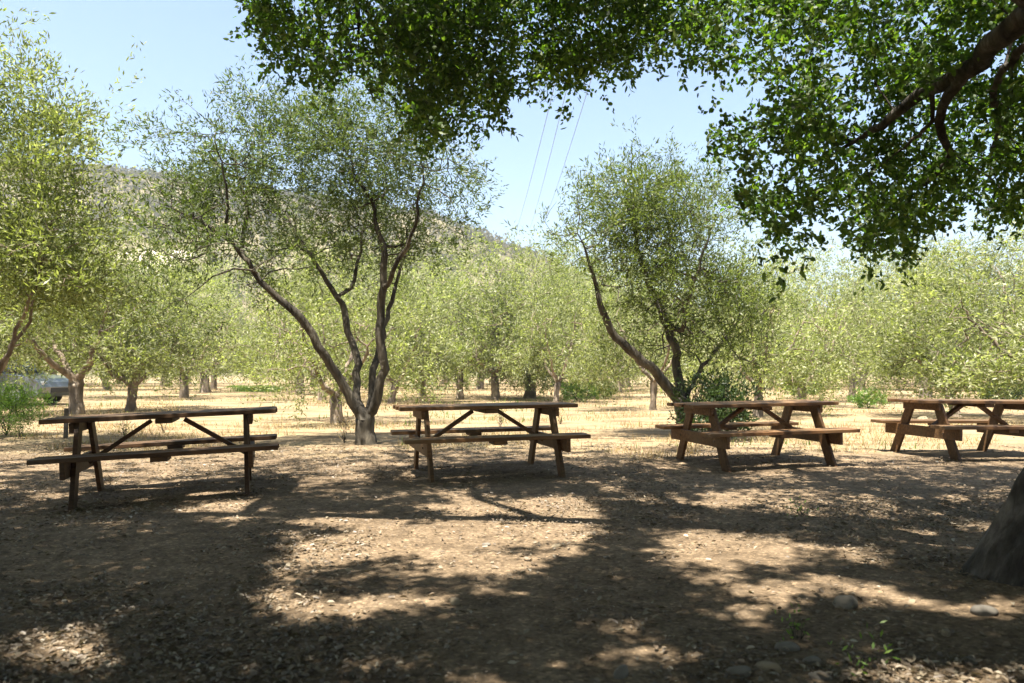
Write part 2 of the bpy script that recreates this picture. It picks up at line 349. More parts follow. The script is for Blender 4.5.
# ------------------------------------------------------------------ branching
class Wood:
    def __init__(s):
        s.P = []; s.par = []; s.r0 = []; s.lead = []
    def add(s, p, par, r=0.0):
        s.P.append(np.array(p, float)); s.par.append(par); s.r0.append(r); return len(s.P) - 1
    def path(s, pts, radii, start=-1, step=.16, wob=.015):
        """polyline from node `start` (or a new root); returns the node ids"""
        pts = [np.array(p, float) for p in pts]; ids = []
        if start >= 0: pts = [s.P[start]] + pts
        n = len(pts); last = start
        dist = [0]
        for a, b in zip(pts, pts[1:]): dist.append(dist[-1] + np.linalg.norm(b - a))
        k = max(2, int(dist[-1] / step) + 1)
        A = np.array(pts)
        for j in range(k + 1):
            t = dist[-1] * j / k
            i = min(max(np.searchsorted(dist, t) - 1, 0), n - 2); q = (t - dist[i]) / max(dist[i + 1] - dist[i], 1e-6)
            p0 = A[max(i - 1, 0)]; p1 = A[i]; p2 = A[i + 1]; p3 = A[min(i + 2, n - 1)]
            p = .5 * (2 * p1 + (p2 - p0) * q + (2 * p0 - 5 * p1 + 4 * p2 - p3) * q * q + (3 * p1 - p0 - 3 * p2 + p3) * q ** 3)
            if 0 < j: p = p + rng.normal(size=3) * wob
            if j == 0 and start >= 0: continue
            r = np.interp(j / k, np.linspace(0, 1, len(radii)), radii)
            last = s.add(p, last, r); ids.append(last)
        return ids
    def reach(s, targets, step=.2, sag=.1, allow=None, wob=.03, tip=.004):
        """grow twigs from the nearest wood to each target; returns the direction at each tip"""
        T = np.array(targets); P = np.array(s.P); n0 = len(P)
        if allow is None: allow = np.arange(n0)
        cap = n0 + len(T) * 14; buf = np.full((cap, 3), 1e9); buf[allow] = P[allow]
        dmin = np.array([np.min(np.linalg.norm(P[allow] - t, axis=1)) for t in T])
        dirs = np.zeros_like(T)
        for k in np.argsort(dmin):
            t = T[k]; n = len(s.P)
            i = int(np.argmin(((buf[:n] - t) ** 2).sum(1)))
            a = s.P[i]; L_ = np.linalg.norm(t - a)
            m = max(1, min(12, int(round(L_ / step))))
            pd = a - s.P[s.par[i]] if s.par[i] >= 0 else np.array([0, 0, 1.])
            pd = pd / max(np.linalg.norm(pd), 1e-6) * L_ * .3
            last = i; prev = a
            for j in range(1, m + 1):
                q = j / m
                p = a + (t - a) * q + pd * q * (1 - q) * 1.3 + np.array([0, 0, sag * L_ * q * (1 - q)])
                if j < m: p = p + rng.normal(size=3) * wob * min(1, L_)
                prev = s.P[last]
                last = s.add(p, last, tip)
                if len(s.P) <= cap: buf[len(s.P) - 1] = p
            d = s.P[last] - prev; dirs[k] = d / max(np.linalg.norm(d), 1e-6)
        return dirs
    def radii(s, tip=.005, expo=2.3):
        n = len(s.P); c = np.zeros(n); par = s.par; kids = np.zeros(n, int)
        for i in range(n - 1, -1, -1):
            if kids[i] == 0: c[i] = max(c[i], 1)
            if par[i] >= 0: c[par[i]] += c[i]; kids[par[i]] += 1
        r = tip * c ** (1 / expo)
        return np.maximum(np.minimum(r, 9), np.array(s.r0)), c
    def tubes(s, tip=.005, expo=2.3, rough=.1, cap_r=None, seed=0, skip=None, flare=None):
        """sweep every chain of branches; returns V, quads (and which node each ring came from)"""
        P = np.array(s.P); n = len(P); r, c = s.radii(tip, expo)
        r0 = np.array(s.r0); spec = r0 > tip * 1.01
        r = np.where(spec, r0, np.minimum(r, cap_r if cap_r else 9))
        for i in range(n):                                   # a twig is never thicker than what carries it
            q = s.par[i]
            if q >= 0 and not spec[i]: r[i] = min(r[i], r[q] * .85)
        kids = [[] for _ in range(n)]
        for i in range(n):
            if s.par[i] >= 0: kids[s.par[i]].append(i)
        chains = []; st = [(i, -1) for i in range(n) if s.par[i] < 0]
        while st:
            i, fr = st.pop(); ch = [fr, i] if fr >= 0 else [i]
            while kids[i]:
                ks = sorted(kids[i], key=lambda k: (spec[k], c[k]))
                nxt = ks[-1]
                for k in ks[:-1]: st.append((k, i))
                ch.append(nxt); i = nxt
            if len(ch) > 1: chains.append(ch)
        Vs = []; Fs = []; o = 0
        for ch in chains:
            p = P[ch]; rr = r[ch].copy(); rr[0] = min(rr[0], rr[1] * 1.15) if s.par[ch[0]] >= 0 or ch[0] != 0 else rr[0]
            rr[-1] *= .5
            big = rr.max(); k = 64 if big > .35 else 18 if big > .2 else 12 if big > .06 else 7 if big > .02 else 4
            t = np.gradient(p, axis=0); t = unit(t)
            ref = np.array([.31, .77, .13]) if abs(t[:, 2]).mean() > .7 else np.array([.1, .2, 1.0])
            a = unit(np.cross(t, ref)); b = np.cross(t, a)
            th = np.arange(k) / k * 2 * math.pi
            rad = np.repeat(rr[:, None], k, 1)
            if big > .035:
                jj = (np.concatenate([[0], np.cumsum(np.linalg.norm(np.diff(p, axis=0), axis=1))]) / (1.1 * big + .05))[:, None]
                rad = rad * (1 + rough * 2 * (vnoise(jj * .55 + 0 * th, np.cos(th) * 1.6 + np.sin(th) * 2.1 + 7 + seed, seed) - .5)
                             + rough * (vnoise(jj * 1.3 + 0 * th, np.cos(th) * 2.6 + 5, seed + 5) - .5))
                if big > .35:                                # furrowed bark
                    rad = rad * (1 + .07 * (vnoise(jj * 1.6 + 0 * th, th * 5.1 + .8 * vnoise(jj * 2, th * 0, 3), seed + 9) - .5) + .05 * (vnoise(jj * 4.5 + 0 * th, th * 10.2, seed + 10) - .5))
            if flare is not None and ch[0] == 0:
                rad = rad * flare(p, th)
            ring = p[:, None, :] + rad[..., None] * (np.cos(th)[None, :, None] * a[:, None, :] + np.sin(th)[None, :, None] * b[:, None, :])
            Vs.append(ring.reshape(-1, 3))
            I = o + np.arange(len(ch) * k).reshape(len(ch), k); J = np.roll(I, -1, 1)
            Fs.append(np.stack([I[:-1], J[:-1], J[1:], I[1:]], -1).reshape(-1, 4)); o += len(ch) * k
        return np.concatenate(Vs), np.concatenate(Fs)

def blob_points(blobs, n, shell=.55, clump=11, spreadc=.24):
    """points in ellipsoids (c, r, weight), more of them near the outside"""
    w = np.array([b[2] * b[1][0] * b[1][2] for b in blobs]); w = w / w.sum()
    k = rng.choice(len(blobs), n, p=w)
    d = rand_dir(n); q = shell + (1 - shell) * rng.random(n) ** .7
    q = np.where(rng.random(n) < .25, rng.random(n), q)
    C = np.array([b[0] for b in blobs])[k]; Rr = np.array([b[1] for b in blobs])[k]
    P = C + d * q[:, None] * Rr
    m = max(8, n // clump); ctr = P[:m]                      # foliage gathers in clumps round some of the points
    j = rng.integers(0, m, n); size = (.5 + .8 * rng.random(m))[j] * spreadc
    Q = ctr[j] + rng.normal(size=(n, 3)) * size[:, None] * np.array([1, 1, .8])
    out = np.where((rng.random(n) < .22)[:, None], P, Q)
    sh = (rng.random(n) < .06)[:, None]                     # stray shoots beyond the outline
    return np.where(sh, C + d * (1.02 + .25 * rng.random((n, 1))) * Rr + np.array([0, 0, .1]), out)

def finish_tree(root, W, twigs, dirs, leafm, barkm, n_leaf, length, Ln, Wt, tip=.006, rough=.12, seed=0, spread=.8, oval=False,
                extra=2, cap_r=.05, flare=None, jit=.05):
    V, Fq = W.tubes(tip=tip, rough=rough, seed=seed, cap_r=cap_r, flare=flare)
    tr = mesh_np('trunk', V, [Fq], barkm, root, smooth=True)
    P = [twigs]; D = [dirs]
    for e in range(extra):                                  # side shoots round each twig
        P.append(twigs + rng.normal(size=twigs.shape) * length * .35 - dirs * length * .3)
        D.append(unit(dirs + rng.normal(size=dirs.shape) * .8))
    P = np.concatenate(P); D = np.concatenate(D)
    V, Fq = sprays(P, D, n_leaf, length, Ln, Wt, spread=spread, oval=oval, jit=jit)
    cr = mesh_np('crown', V, [Fq], leafm, root)
    return tr, cr

# ------------------------------------------------------------------ the two olives beside the tables
def local(pts, base):
    return [np.array(p) - base for p in pts]

# olive with four dark limbs behind the second table
dA = 12.05
bA = np.array([(367 - CX) / F * dA, dA, 0]); bA[2] = gh(bA[0], bA[1]) - .03
def A(u, v, dd=0): return px(u, v, dA + dd) - bA
treeA = thing('olive_tree', 'dark olive tree with four bare twisting limbs, standing between first and second picnic tables', 'olive tree', bA, 0, 'olive trees of the orchard')
W = Wood()
tr = W.path([A(366, 449), A(366, 440), A(365, 428), A(366, 416)], [0.200, 0.167, 0.141, 0.148], step=.07, wob=.004)
top = tr[-1]
l1 = W.path([A(352, 400, -.1), A(330, 364, -.25), A(305, 325, -.4), A(285, 303, -.5), A(262, 284, -.6), A(240, 253, -.7), A(222, 236, -.8), A(200, 222, -.9), A(172, 208, -1)], [0.089, 0.078, 0.070, 0.063, 0.059, 0.052, 0.037, 0.030, 0.022, 0.011], top)
l2 = W.path([A(357, 396, .2), A(356, 355, .45), A(347, 329, .6), A(342, 304, .7), A(333, 290, .75), A(318, 268, .8), A(300, 240, .9), A(285, 212, 1.0)], [0.067, 0.063, 0.059, 0.056, 0.052, 0.041, 0.033, 0.026, 0.013], top)
W.path([A(352, 285, .9), A(361, 245, 1.1), A(366, 215, 1.2), A(360, 180, 1.3)], [0.033, 0.030, 0.022, 0.015, 0.007], l2[int(len(l2) * .52)])
l3 = W.path([A(375, 406, -.05), A(384, 367, -.15), A(380, 343, -.2), A(380, 304, -.25), A(382, 283, -.3), A(384, 252, -.3), A(377, 227, -.35), A(372, 200, -.4), A(352, 175, -.5)], [0.081, 0.074, 0.070, 0.067, 0.063, 0.056, 0.048, 0.037, 0.026, 0.011], top)
W.path([A(391, 281, -.5), A(401, 252, -.7), A(410, 241, -.8), A(417, 205, -1), A(424, 160, -1.1)], [0.041, 0.037, 0.031, 0.026, 0.018, 0.009], l3[int(len(l3) * .5)])
l5 = W.path([A(371, 400, .15), A(373, 376, .3), A(379, 348, .5), A(392, 300, .9), A(402, 262, 1.1), A(425, 230, 1.3)], [0.063, 0.059, 0.052, 0.041, 0.030, 0.022, 0.009], top)
W.path([A(243, 235, -.4), A(247, 210, -.3), A(240, 180, -.2), A(232, 150, -.1)], [0.030, 0.026, 0.022, 0.015, 0.007], l1[int(len(l1) * .72)])
W.path([A(228, 205, -1.0), A(222, 170, -1.1), A(215, 140, -1.2)], [0.026, 0.022, 0.015, 0.007], l1[int(len(l1) * .78)])
W.path([A(255, 272, -.9), A(235, 270, -1.2), A(210, 280, -1.4), A(185, 300, -1.5)], [0.018, 0.016, 0.013, 0.009, 0.004], l1[int(len(l1) * .62)])
def bl(T, d0, b, u, v, ru_, rv_, dd=0, rd=1.0, w=1.0):
    s_ = (d0 + dd) / F
    return (px(u, v, d0 + dd) - b, np.array([ru_ * s_, rd, rv_ * s_]), w)
bb = lambda *a, **k: bl(None, dA, bA, *a, **k)
blobs = [bb(212, 160, 62, 52, -.6, 1.1, .9), bb(180, 200, 42, 40, -.9, .8, .8), bb(265, 140, 55, 42, .2, 1.1), bb(300, 185, 66, 52, .5, 1.2, .9), bb(330, 125, 55, 32, .2, 1.0),
         bb(372, 130, 62, 40, -.2, 1.2, 1.2), bb(365, 185, 66, 55, .2, 1.3, .95), bb(430, 165, 46, 58, -.6, 1.0, 1), bb(440, 220, 34, 36, -.3, .8, .7),
         bb(245, 225, 60, 32, -.5, 1, .4), bb(395, 235, 50, 32, .6, 1.0, .5), bb(205, 240, 45, 35, -1, .8, .6), bb(180, 268, 40, 30, -1.2, .7, .5), bb(270, 265, 40, 22, .2, .7, .35), bb(330, 240, 50, 30, .9, .8, .4), bb(268, 96, 24, 12, .3, .4, .3)]
tw = blob_points(blobs, 1080)
dr = W.reach(tw, allow=np.arange(top, len(W.P)))
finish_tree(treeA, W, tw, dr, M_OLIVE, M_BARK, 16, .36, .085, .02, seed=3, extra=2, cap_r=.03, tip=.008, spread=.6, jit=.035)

# leaning olive behind the third table
dB = 13.6
bB = np.array([(688 - CX) / F * dB, dB, 0]); bB[2] = gh(bB[0], bB[1]) - .03
def B(u, v, dd=0): return px(u, v, dB + dd) - bB
treeB = thing('olive_tree', 'olive tree with one limb leaning far left, its foot hidden by the dark shrub', 'olive tree', bB, 0, 'olive trees of the orchard')
W = Wood()
tr = W.path([B(688, 440), B(687, 430), B(685, 415), B(682, 403)], [0.200, 0.170, 0.148, 0.141], step=.07, wob=.004)
top = tr[-1]
l1 = W.path([B(673, 393), B(655, 373, -.2), B(631, 350, -.4), B(610, 329, -.5), B(602, 304, -.6), B(592, 270, -.7), B(582, 240, -.8)], [0.096, 0.089, 0.081, 0.074, 0.063, 0.048, 0.030, 0.011], top)
l2 = W.path([B(680, 385, .2), B(676, 365, .2), B(674, 345, .2), B(660, 310, .3), B(648, 282, .4), B(638, 250, .5), B(634, 200, .5), B(632, 150, .5)], [0.089, 0.081, 0.074, 0.063, 0.056, 0.044, 0.033, 0.018, 0.007], top)
W.path([B(681, 331, .0), B(686, 305, -.2), B(700, 265, -.3), B(712, 225, -.4)], [0.052, 0.044, 0.037, 0.026, 0.009], l2[int(len(l2) * .33)])
W.path([B(695, 380, .5), B(712, 355, .7), B(735, 325, .8), B(748, 290, .8)], [0.052, 0.044, 0.037, 0.026, 0.009], top)
bb = lambda *a, **k: bl(None, dB, bB, *a, **k)
blobs = [bb(640, 200, 58, 38, .2, 1.1), bb(602, 225, 46, 52, -.5, 1.0), bb(680, 225, 66, 58, 0, 1.3), bb(728, 265, 42, 55, .2, 1.0), bb(640, 270, 62, 50, .3, 1.2, .9), bb(695, 305, 62, 50, -.1, 1.2, .9),
         bb(748, 310, 24, 40, .4, .7, 1.0), bb(615, 190, 34, 24, -.2, .7), bb(705, 203, 42, 26, .3, .9), bb(572, 250, 18, 36, -.7, .6, .8), bb(633, 148, 8, 20, .5, .25, 2.0), bb(715, 345, 40, 25, .3, .8, .6), bb(600, 285, 30, 30, -.7, .7, .5), bb(735, 305, 36, 42, .2, .9, .8), bb(725, 345, 34, 24, .1, .8, .5), bb(655, 330, 50, 30, .7, .8, .6)]
tw = blob_points(blobs, 900)
dr = W.reach(tw, allow=np.arange(top, len(W.P)))
dr = unit(dr + np.array([0, 0, .35]))
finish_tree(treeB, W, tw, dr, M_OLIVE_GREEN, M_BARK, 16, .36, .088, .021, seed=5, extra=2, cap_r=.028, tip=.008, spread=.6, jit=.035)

# ------------------------------------------------------------------ the orchard
def make_olive(seed, n_tw=430, n_leaf=11, Ln=.125, Wt=.036, H=4.6, Rr=2.25, low=1.0, stems=1, bark=None, leafm=None, zmin=.55, more=(), rs=.88):
    global rng
    keep = rng; rng = np.random.default_rng(seed)
    root = thing('olive_tree', 'olive tree of the orchard', 'olive tree', (0, 0, 0), 0, 'olive trees of the orchard')
    W = Wood(); th = rng.random() * 6.28; fork = .55 + .35 * rng.random(); r = (.12 + .07 * rng.random()) * rs
    lean = rng.normal(size=2) * .12
    tr = W.path([(0, 0, -.12), (lean[0] * .4, lean[1] * .4, fork * .5), (lean[0], lean[1], fork)], [r * 1.5, r * 1.05, r * 1.1], step=.09, wob=.006)
    top = tr[-1]; blobs = []
    nl = 4 + int(rng.random() * 2)
    for k in range(nl):
        a = th + k * 6.28 / nl + rng.normal() * .3; q = .7 + .5 * rng.random(); zz = H * (.5 + .2 * rng.random())
        e = np.array([math.cos(a), math.sin(a), 0])
        p1 = np.array([lean[0], lean[1], fork]) + e * Rr * .22 * q + np.array([0, 0, .45])
        p2 = p1 + e * Rr * .25 * q + np.array([0, 0, (zz - p1[2]) * .5]); p3 = p2 + e * Rr * .18 * q + np.array([0, 0, (zz - p1[2]) * .55])
        W.path([p1, p2, p3], [r * .55, r * .42, r * .28, .012], top, step=.2, wob=.03)
        blobs.append((p3 + np.array([0, 0, .1]), np.array([Rr * .5, Rr * .5, H * .19]) * (.8 + .4 * rng.random()), 1.0))
        blobs.append((p2 + e * Rr * .3 + np.array([0, 0, -.1]), np.array([Rr * .48, Rr * .48, H * .2]) * (.8 + .4 * rng.random()), 1.0))
        blobs.append((p1 + e * Rr * .5 + np.array([0, 0, .3]), np.array([Rr * .35, Rr * .35, H * .15]), .6 * low))
    for k in range(5):
        a = rng.random() * 6.28; blobs.append((np.array([math.cos(a) * Rr * .78, math.sin(a) * Rr * .78, H * .29]), np.array([Rr * .36, Rr * .36, H * .17]), .9 * low))
    blobs.append((np.array([0, 0, H * .78]), np.array([Rr * .5, Rr * .5, H * .2]), 1.0))
    blobs += list(more)
    tw = blob_points(blobs, n_tw, .45, spreadc=.2)
    # a few tall shoots over the top
    sh = rng.normal(size=(40, 3)) * np.array([Rr * .5, Rr * .5, .35]) + np.array([0, 0, H * .97]); tw = np.concatenate([tw, sh])
    tw[:, 2] = np.where(tw[:, 2] < zmin, zmin + .9 * rng.random(len(tw)) ** 2, tw[:, 2])
    dr = W.reach(tw, allow=np.arange(top, len(W.P)), step=.3)
    dr = unit(dr + np.array([0, 0, .2]))
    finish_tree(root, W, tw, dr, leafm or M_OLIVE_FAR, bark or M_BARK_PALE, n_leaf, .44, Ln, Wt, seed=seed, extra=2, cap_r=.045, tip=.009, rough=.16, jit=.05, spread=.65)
    rng = keep
    return root

protos = [make_olive(100 + k, Rr=2.1 + .25 * (k % 3), H=4.4 + .2 * (k % 4)) for k in range(6)]
proto_h = [4.75 + .2 * (k % 4) for k in range(6)]
used = set()
def plant(u, d, vtop, k, label, rz=None, wide=1.0, group='olive trees of the orchard'):
    k %= 6; r = protos[k]
    if k in used: r = copy_tree(protos[k])
    used.add(k)
    x = (u - CX) / F * d; h = CH + (YH - vtop) / F * d; s_ = h / proto_h[k]
    r.location = (x, d, float(gh(x, d)) - .02); r.rotation_euler = (0, 0, rz if rz is not None else rng.random() * 6.28)
    r.scale = (s_ * wide, s_ * wide, s_)
    r['label'] = label; r['group'] = group
    return r

# left-hand tree, its foot outside the frame: near enough to need fine leaves
leftT = make_olive(301, n_tw=1150, n_leaf=16, Ln=.095, Wt=.026, H=5.4, Rr=2.3, leafm=M_OLIVE_SUN, zmin=2.3, rs=.55,
                   more=[(px(u_, v_, 11.6) - np.array([-7.9, 11.6, 0]), np.array([r_, r_ * 1.1, r_]), 1.6) for u_, v_, r_ in ((5, 85, .75), (28, 135, .8), (-30, 120, .9), (55, 195, .8), (-10, 190, .9), (98, 225, .55), (45, 255, .8), (14, 48, .35))])
leftT.location = (-7.9, 11.6, float(gh(-7.9, 11.6))); leftT.rotation_euler = (0, 0, 0)
leftT['label'] = 'tall bright green olive tree at the left edge, its foot out of view'

def place_own(k, u, d, vtop, label, rz, **kw):
    h = CH + (YH - vtop) / F * d; r = make_olive(k, H=h * .92, leafm=M_OLIVE_FAR, **kw)
    x = (u - CX) / F * d; r.location = (x, d, float(gh(x, d)) - .02); r.rotation_euler = (0, 0, rz); r['label'] = label
place_own(411, 76, 20.5, 222, 'olive tree splitting low into pale stems behind the left end of the nearest table', .6, n_tw=620, Rr=2.6, zmin=1.25, low=.6)
place_own(412, 130, 22.0, 232, 'olive tree with one thick pale trunk, behind the middle of the first table', 2.2, n_tw=560, Rr=2.4, zmin=1.5, low=.6)
near = [
 (337, 17.3, 235, 2, 'olive tree with stout brown trunk half hidden behind the dark four-limbed olive', None, .95),
 (-40, 25, 205, 3, 'olive tree rising behind the parked car at the left edge', None, 1.1),
 (422, 35, 260, 4, 'small olive tree with low spreading trunk, seen over the left end of the second table', None, 1.0),
 (460, 31, 244, 5, 'olive tree with straight grey trunk, seen over the middle of the second table', None, 1.0),
 (496, 30.5, 247, 0, 'olive tree with a V-shaped fork above a short trunk, beyond the second table', None, 1.0),
 (530, 32.5, 244, 1, 'olive tree with dark thick trunk, seen over the right half of the second table', None, 1.0),
 (556, 27.5, 240, 3, 'slim olive tree with curved thin stems, just beyond the right end of the second table', None, .8),
 (593, 33, 252, 2, 'olive tree with upright trunk between two bright green weeds', None, .9),
 (618, 41, 267, 4, 'olive tree with short dark trunk, small behind the leaning limb', None, 1.0),
 (653, 22.5, 250, 5, 'olive tree with slim grey trunk under the leaning limb, left of the third table', None, .85),
 (758, 19.6, 245, 0, 'olive tree with reddish trunk and long side limb behind the third table', 2.2, .95),
 (800, 24.5, 255, 1, 'pale olive tree at the left of the gap between third and fourth tables', None, .9),
 (925, 33.5, 244, 2, 'olive tree with dark trunk, over the left end of the fourth table', None, 1.0),
 (957, 19.3, 238, 3, 'broad spreading olive tree directly behind the middle of the fourth table', None, 1.15),
 (1062, 17.5, 215, 4, 'large yellow-green olive tree filling the right edge behind the fourth table', None, 1.2),
 (852, 30, 250, 5, 'olive tree right of the gap between third and fourth tables, trunk in shade', None, .95),
 (184, 33, 250, 4, 'olive tree left of the open orchard lane, nearest of its row', None, 1.0),
 (205, 41, 265, 2, 'olive tree left of the open orchard lane, second of its row', None, 1.0),
 (300, 38, 252, 0, 'olive tree right of the open orchard lane, dark trunk leaning left', None, 1.0),
 (322, 30, 244, 5, 'olive tree with broad trunk, nearest on the right of the open orchard lane', None, 1.0),
 (390, 27, 244, 3, 'olive tree seen through the limbs of the dark four-limbed olive', None, 1.0),
 (40, 32, 217, 2, 'olive tree on the far side of the parked car, above its bonnet', None, 1.1),
]
for a in near: plant(*a)
far_label = 'distant olive tree in the back rows of the orchard, mostly hidden by nearer trees'
for d in (47, 56, 66):
    sp = 5.6; n = int(1.5 * d / sp) + 1
    for i in range(n):
        x = -.75 * d + i * sp + rng.normal() * .4
        u = CX + F * x / d
        if 236 < u < 284: continue
        plant(u, d + rng.normal() * .6, 280 + rng.normal() * 9 + (d - 47) * .3 - 30 * max(0, (u - 700) / 324) - 30 * max(0, (300 - u) / 300), int(rng.random() * 6), far_label, group='distant olive trees at the back of the orchard')

# ------------------------------------------------------------------ the live oak over the picnic ground
SUN_EL, SUN_AZ = R(72), R(218)      # azimuth clockwise from +Y: sun behind the camera, to its left
sdir = np.array([math.sin(SUN_AZ) * math.cos(SUN_EL), math.cos(SUN_AZ) * math.cos(SUN_EL), math.sin(SUN_EL)])   # towards the sun
SH = -sdir[:2] / sdir[2]            # shadow shift per metre of height

oakb = np.array([3.32, 3.95, 0.0])
oak = thing('oak_tree', 'huge dark oak at the right edge, its leafy limbs hanging over the picnic tables', 'oak tree', oakb, 0)
W = Wood()
def O(x, y, z): return np.array([x, y, z]) - oakb
def OP(u, v, d): return px(u, v, d) - oakb
tr = W.path([O(3.32, 3.95, -.25), O(3.32, 3.95, .1), O(3.34, 3.95, .4), O(3.4, 3.94, .8), O(3.46, 3.9, 1.4), O(3.52, 3.88, 2.2)], [.53, .52, .49, .46, .42, .40], step=.06, wob=0)
top = tr[-1]; n_tr = len(W.P)
def oak_flare(p, th):
    z = np.clip(p[:, 2:3], -.3, 3)
    f = np.exp(-np.maximum(z, 0) / .36)
    lob = .5 + .5 * np.cos(th * 5 + 1.1)[None, :] + .35 * np.cos(th * 3 + .4)[None, :]
    return 1 + f * (.36 + .36 * lob) + .04 * np.cos(th * 9 + z * 3)
Vt, Ft = W.tubes(rough=.09, seed=2, flare=oak_flare)
# limbs
lv = W.path([O(3.33, 3.95, 2.75), O(3.25, 4.3, 3.15), OP(1024, 21, 4.8), OP(990, 47, 5.2), OP(971, 70, 5.45), OP(917, 96, 6.0), OP(877, 129, 6.6), OP(835, 150, 7.1)], [0.133, 0.114, 0.098, 0.078, 0.070, 0.062, 0.044, 0.031, 0.010], top, step=.12, wob=.012)
W.path([OP(943, 105, 5.75), OP(940, 131, 5.9), OP(950, 156, 6.1), OP(935, 172, 6.3), OP(900, 200, 6.6)], [0.042, 0.037, 0.032, 0.027, 0.020, 0.007], lv[int(len(lv) * .58)], step=.12, wob=.012)
W.path([OP(930, 120, 5.9), OP(915, 139, 6.2), OP(900, 150, 6.5)], [0.019, 0.016, 0.014, 0.007], lv[int(len(lv) * .66)], step=.12)
W.path([OP(995, 85, 5.6), OP(1000, 125, 6.2), OP(985, 160, 6.8)], [0.034, 0.027, 0.020, 0.007], lv[int(len(lv) * .35)], step=.12)
m1 = W.path([O(2.6, 4.1, 3.4), O(1.2, 4.5, 4.5), O(-.6, 4.7, 5.1), O(-2.6, 4.6, 5.8), O(-4.8, 4.6, 6.6), O(-6.6, 4.9, 7.0)], [.22, .16, .12, .1, .08, .06, .03], top, step=.25)
W.path([O(-1.2, 5.6, 4.9), O(-1.35, 6.5, 4.7), O(-1.4, 7.3, 4.2)], [.07, .05, .04, .012], m1[int(len(m1) * .45)], step=.2)
W.path([O(.4, 5.6, 4.8), O(.5, 6.6, 4.75), O(.4, 7.8, 4.6)], [.07, .05, .035, .012], m1[int(len(m1) * .28)], step=.2)
m2 = W.path([O(3.0, 4.6, 3.8), O(2.4, 6.0, 5.0), O(2.2, 7.4, 5.6), O(1.8, 8.6, 6.2)], [.2, .15, .11, .07, .02], top, step=.25)
m3 = W.path([O(3.4, 3.4, 3.3), O(2.6, 1.8, 4.8), O(1.2, .2, 5.6), O(-.6, -1.6, 6.2)], [.24, .19, .15, .1, .03], top, step=.25)
m4 = W.path([O(4.1, 3.8, 3.4), O(5.8, 4.2, 4.8), O(7.4, 5.4, 5.6), O(8.6, 6.6, 5.8)], [.22, .17, .12, .08, .02], top, step=.25)
m5 = W.path([O(-.4, -.2, 6.1), O(-2.4, -.4, 6.6), O(-4.4, .2, 6.8)], [.1, .08, .06, .02], m3[int(len(m3) * .7)], step=.25)
m6 = W.path([O(-3.6, 6.2, 6.8), O(-4.6, 7.6, 7.2)], [.07, .05, .015], m1[int(len(m1) * .7)], step=.25)

CAN = [(253, -40), (253, 8), (262, 45), (275, 66), (300, 74), (322, 88), (345, 70), (375, 84), (395, 108), (405, 126), (425, 132), (445, 138), (465, 134), (488, 114), (503, 100), (510, 82), (530, 66),
       (546, 82), (550, 102), (560, 106), (575, 92), (594, 92), (610, 72), (640, 55), (668, 42), (690, 50), (697, 60), (706, 48), (735, 46), (755, 55), (768, 72), (775, 92), (748, 100), (728, 130),
       (724, 148), (738, 162), (748, 185), (748, 212), (778, 242), (800, 265), (815, 258), (835, 266), (860, 246), (880, 254), (918, 256), (935, 232), (965, 226), (985, 236), (1010, 226), (1100, 222), (1100, -40)]
PATCH = [[(300, 528), (420, 508), (560, 503), (598, 514), (592, 552), (545, 566), (470, 592), (400, 612), (300, 622), (262, 604), (286, 560)],
         [(662, 535), (720, 527), (862, 540), (872, 560), (840, 584), (760, 588), (700, 584), (662, 566)],
         [(640, 503), (760, 488), (900, 492), (962, 506), (932, 520), (840, 522), (762, 513)],
         [(568, 648), (605, 624), (672, 630), (668, 664), (600, 676)],
         [(175, 512), (215, 502), (275, 504), (262, 520), (195, 528)],
         [(68, 568), (112, 566), (110, 580), (70, 582)], [(120, 606), (158, 604), (154, 620), (122, 620)], [(0, 636), (84, 626), (86, 648), (0, 658)], [(62, 652), (140, 646), (136, 670), (70, 676)],
         [(80, 598), (110, 590), (108, 602), (84, 606)], [(395, 492), (470, 486), (540, 492), (470, 500)], [(735, 590), (800, 590), (775, 628), (745, 615)]]
PATCH = [[(cx_ + (a_ - cx_) * 1.07, cy_ + (b_ - cy_) * 1.1) for a_, b_ in P_] for P_ in PATCH for cx_, cy_ in [np.mean(P_, axis=0)]]
def shade(gx_, gy_):
    """how leafy the canopy is over the ground its shadow falls on"""
    gy2 = np.maximum(gy_, .6)
    u = CX + F * gx_ / gy2; v = YH + F * CH / gy2
    D = np.ones_like(u)
    for P_ in PATCH:
        for ox, oy in ((0, 0), (.03, 0), (-.03, 0), (0, .04), (0, -.04)):
            g2 = np.maximum(gy_ + oy, .6)
            D = np.where((gy_ > 1.5) & inpoly(CX + F * (gx_ + ox) / g2, YH + F * CH / g2, P_), 0.0, D)
    # thin leafage between the tables, streaky
    st_ = fbm(gx_ * 1.1, gy_ * 1.6, 41)
    D = np.where((v < 500) & (D > 0) & (gy_ > 0), np.where(st_ > np.where(gx_ < -1.0, .70, .645), .04, 1.0), D)
    # leafy bridges across the sun patches
    br_ = fbm(gx_ * 1.1 + 9 + gy_ * .5, gy_ * 3.0 - gx_ * .3, 55)
    D = np.where((D == 0) & (v > 480) & (br_ > .545), .42, D)
    sp_ = vnoise(gx_ * 2.1 + 31, gy_ * 2.4 + 7, 88)
    D = np.where((D > .8) & (sp_ > .81) & (fbm(gx_ * .4, gy_ * .4, 99) > .42), 0, D)
    vb = np.interp(u, [-300, 0, 300, 420, 600, 680, 850, 1024, 1400], [443, 445, 444, 447, 440, 438, 433, 428, 425])
    D = np.where((v < vb) & (gy_ > 0), 0, D)
    bk = fbm(gx_ * .5 + 3, gy_ * .5, 77)
    D = np.where((gy_ < 1.6) & (bk > .62), .15, D)
    edge = np.hypot((gx_ - .3) / 10.2, (gy_ - 3.0) / 9.6)
    return np.where(edge > 1, 0, D)

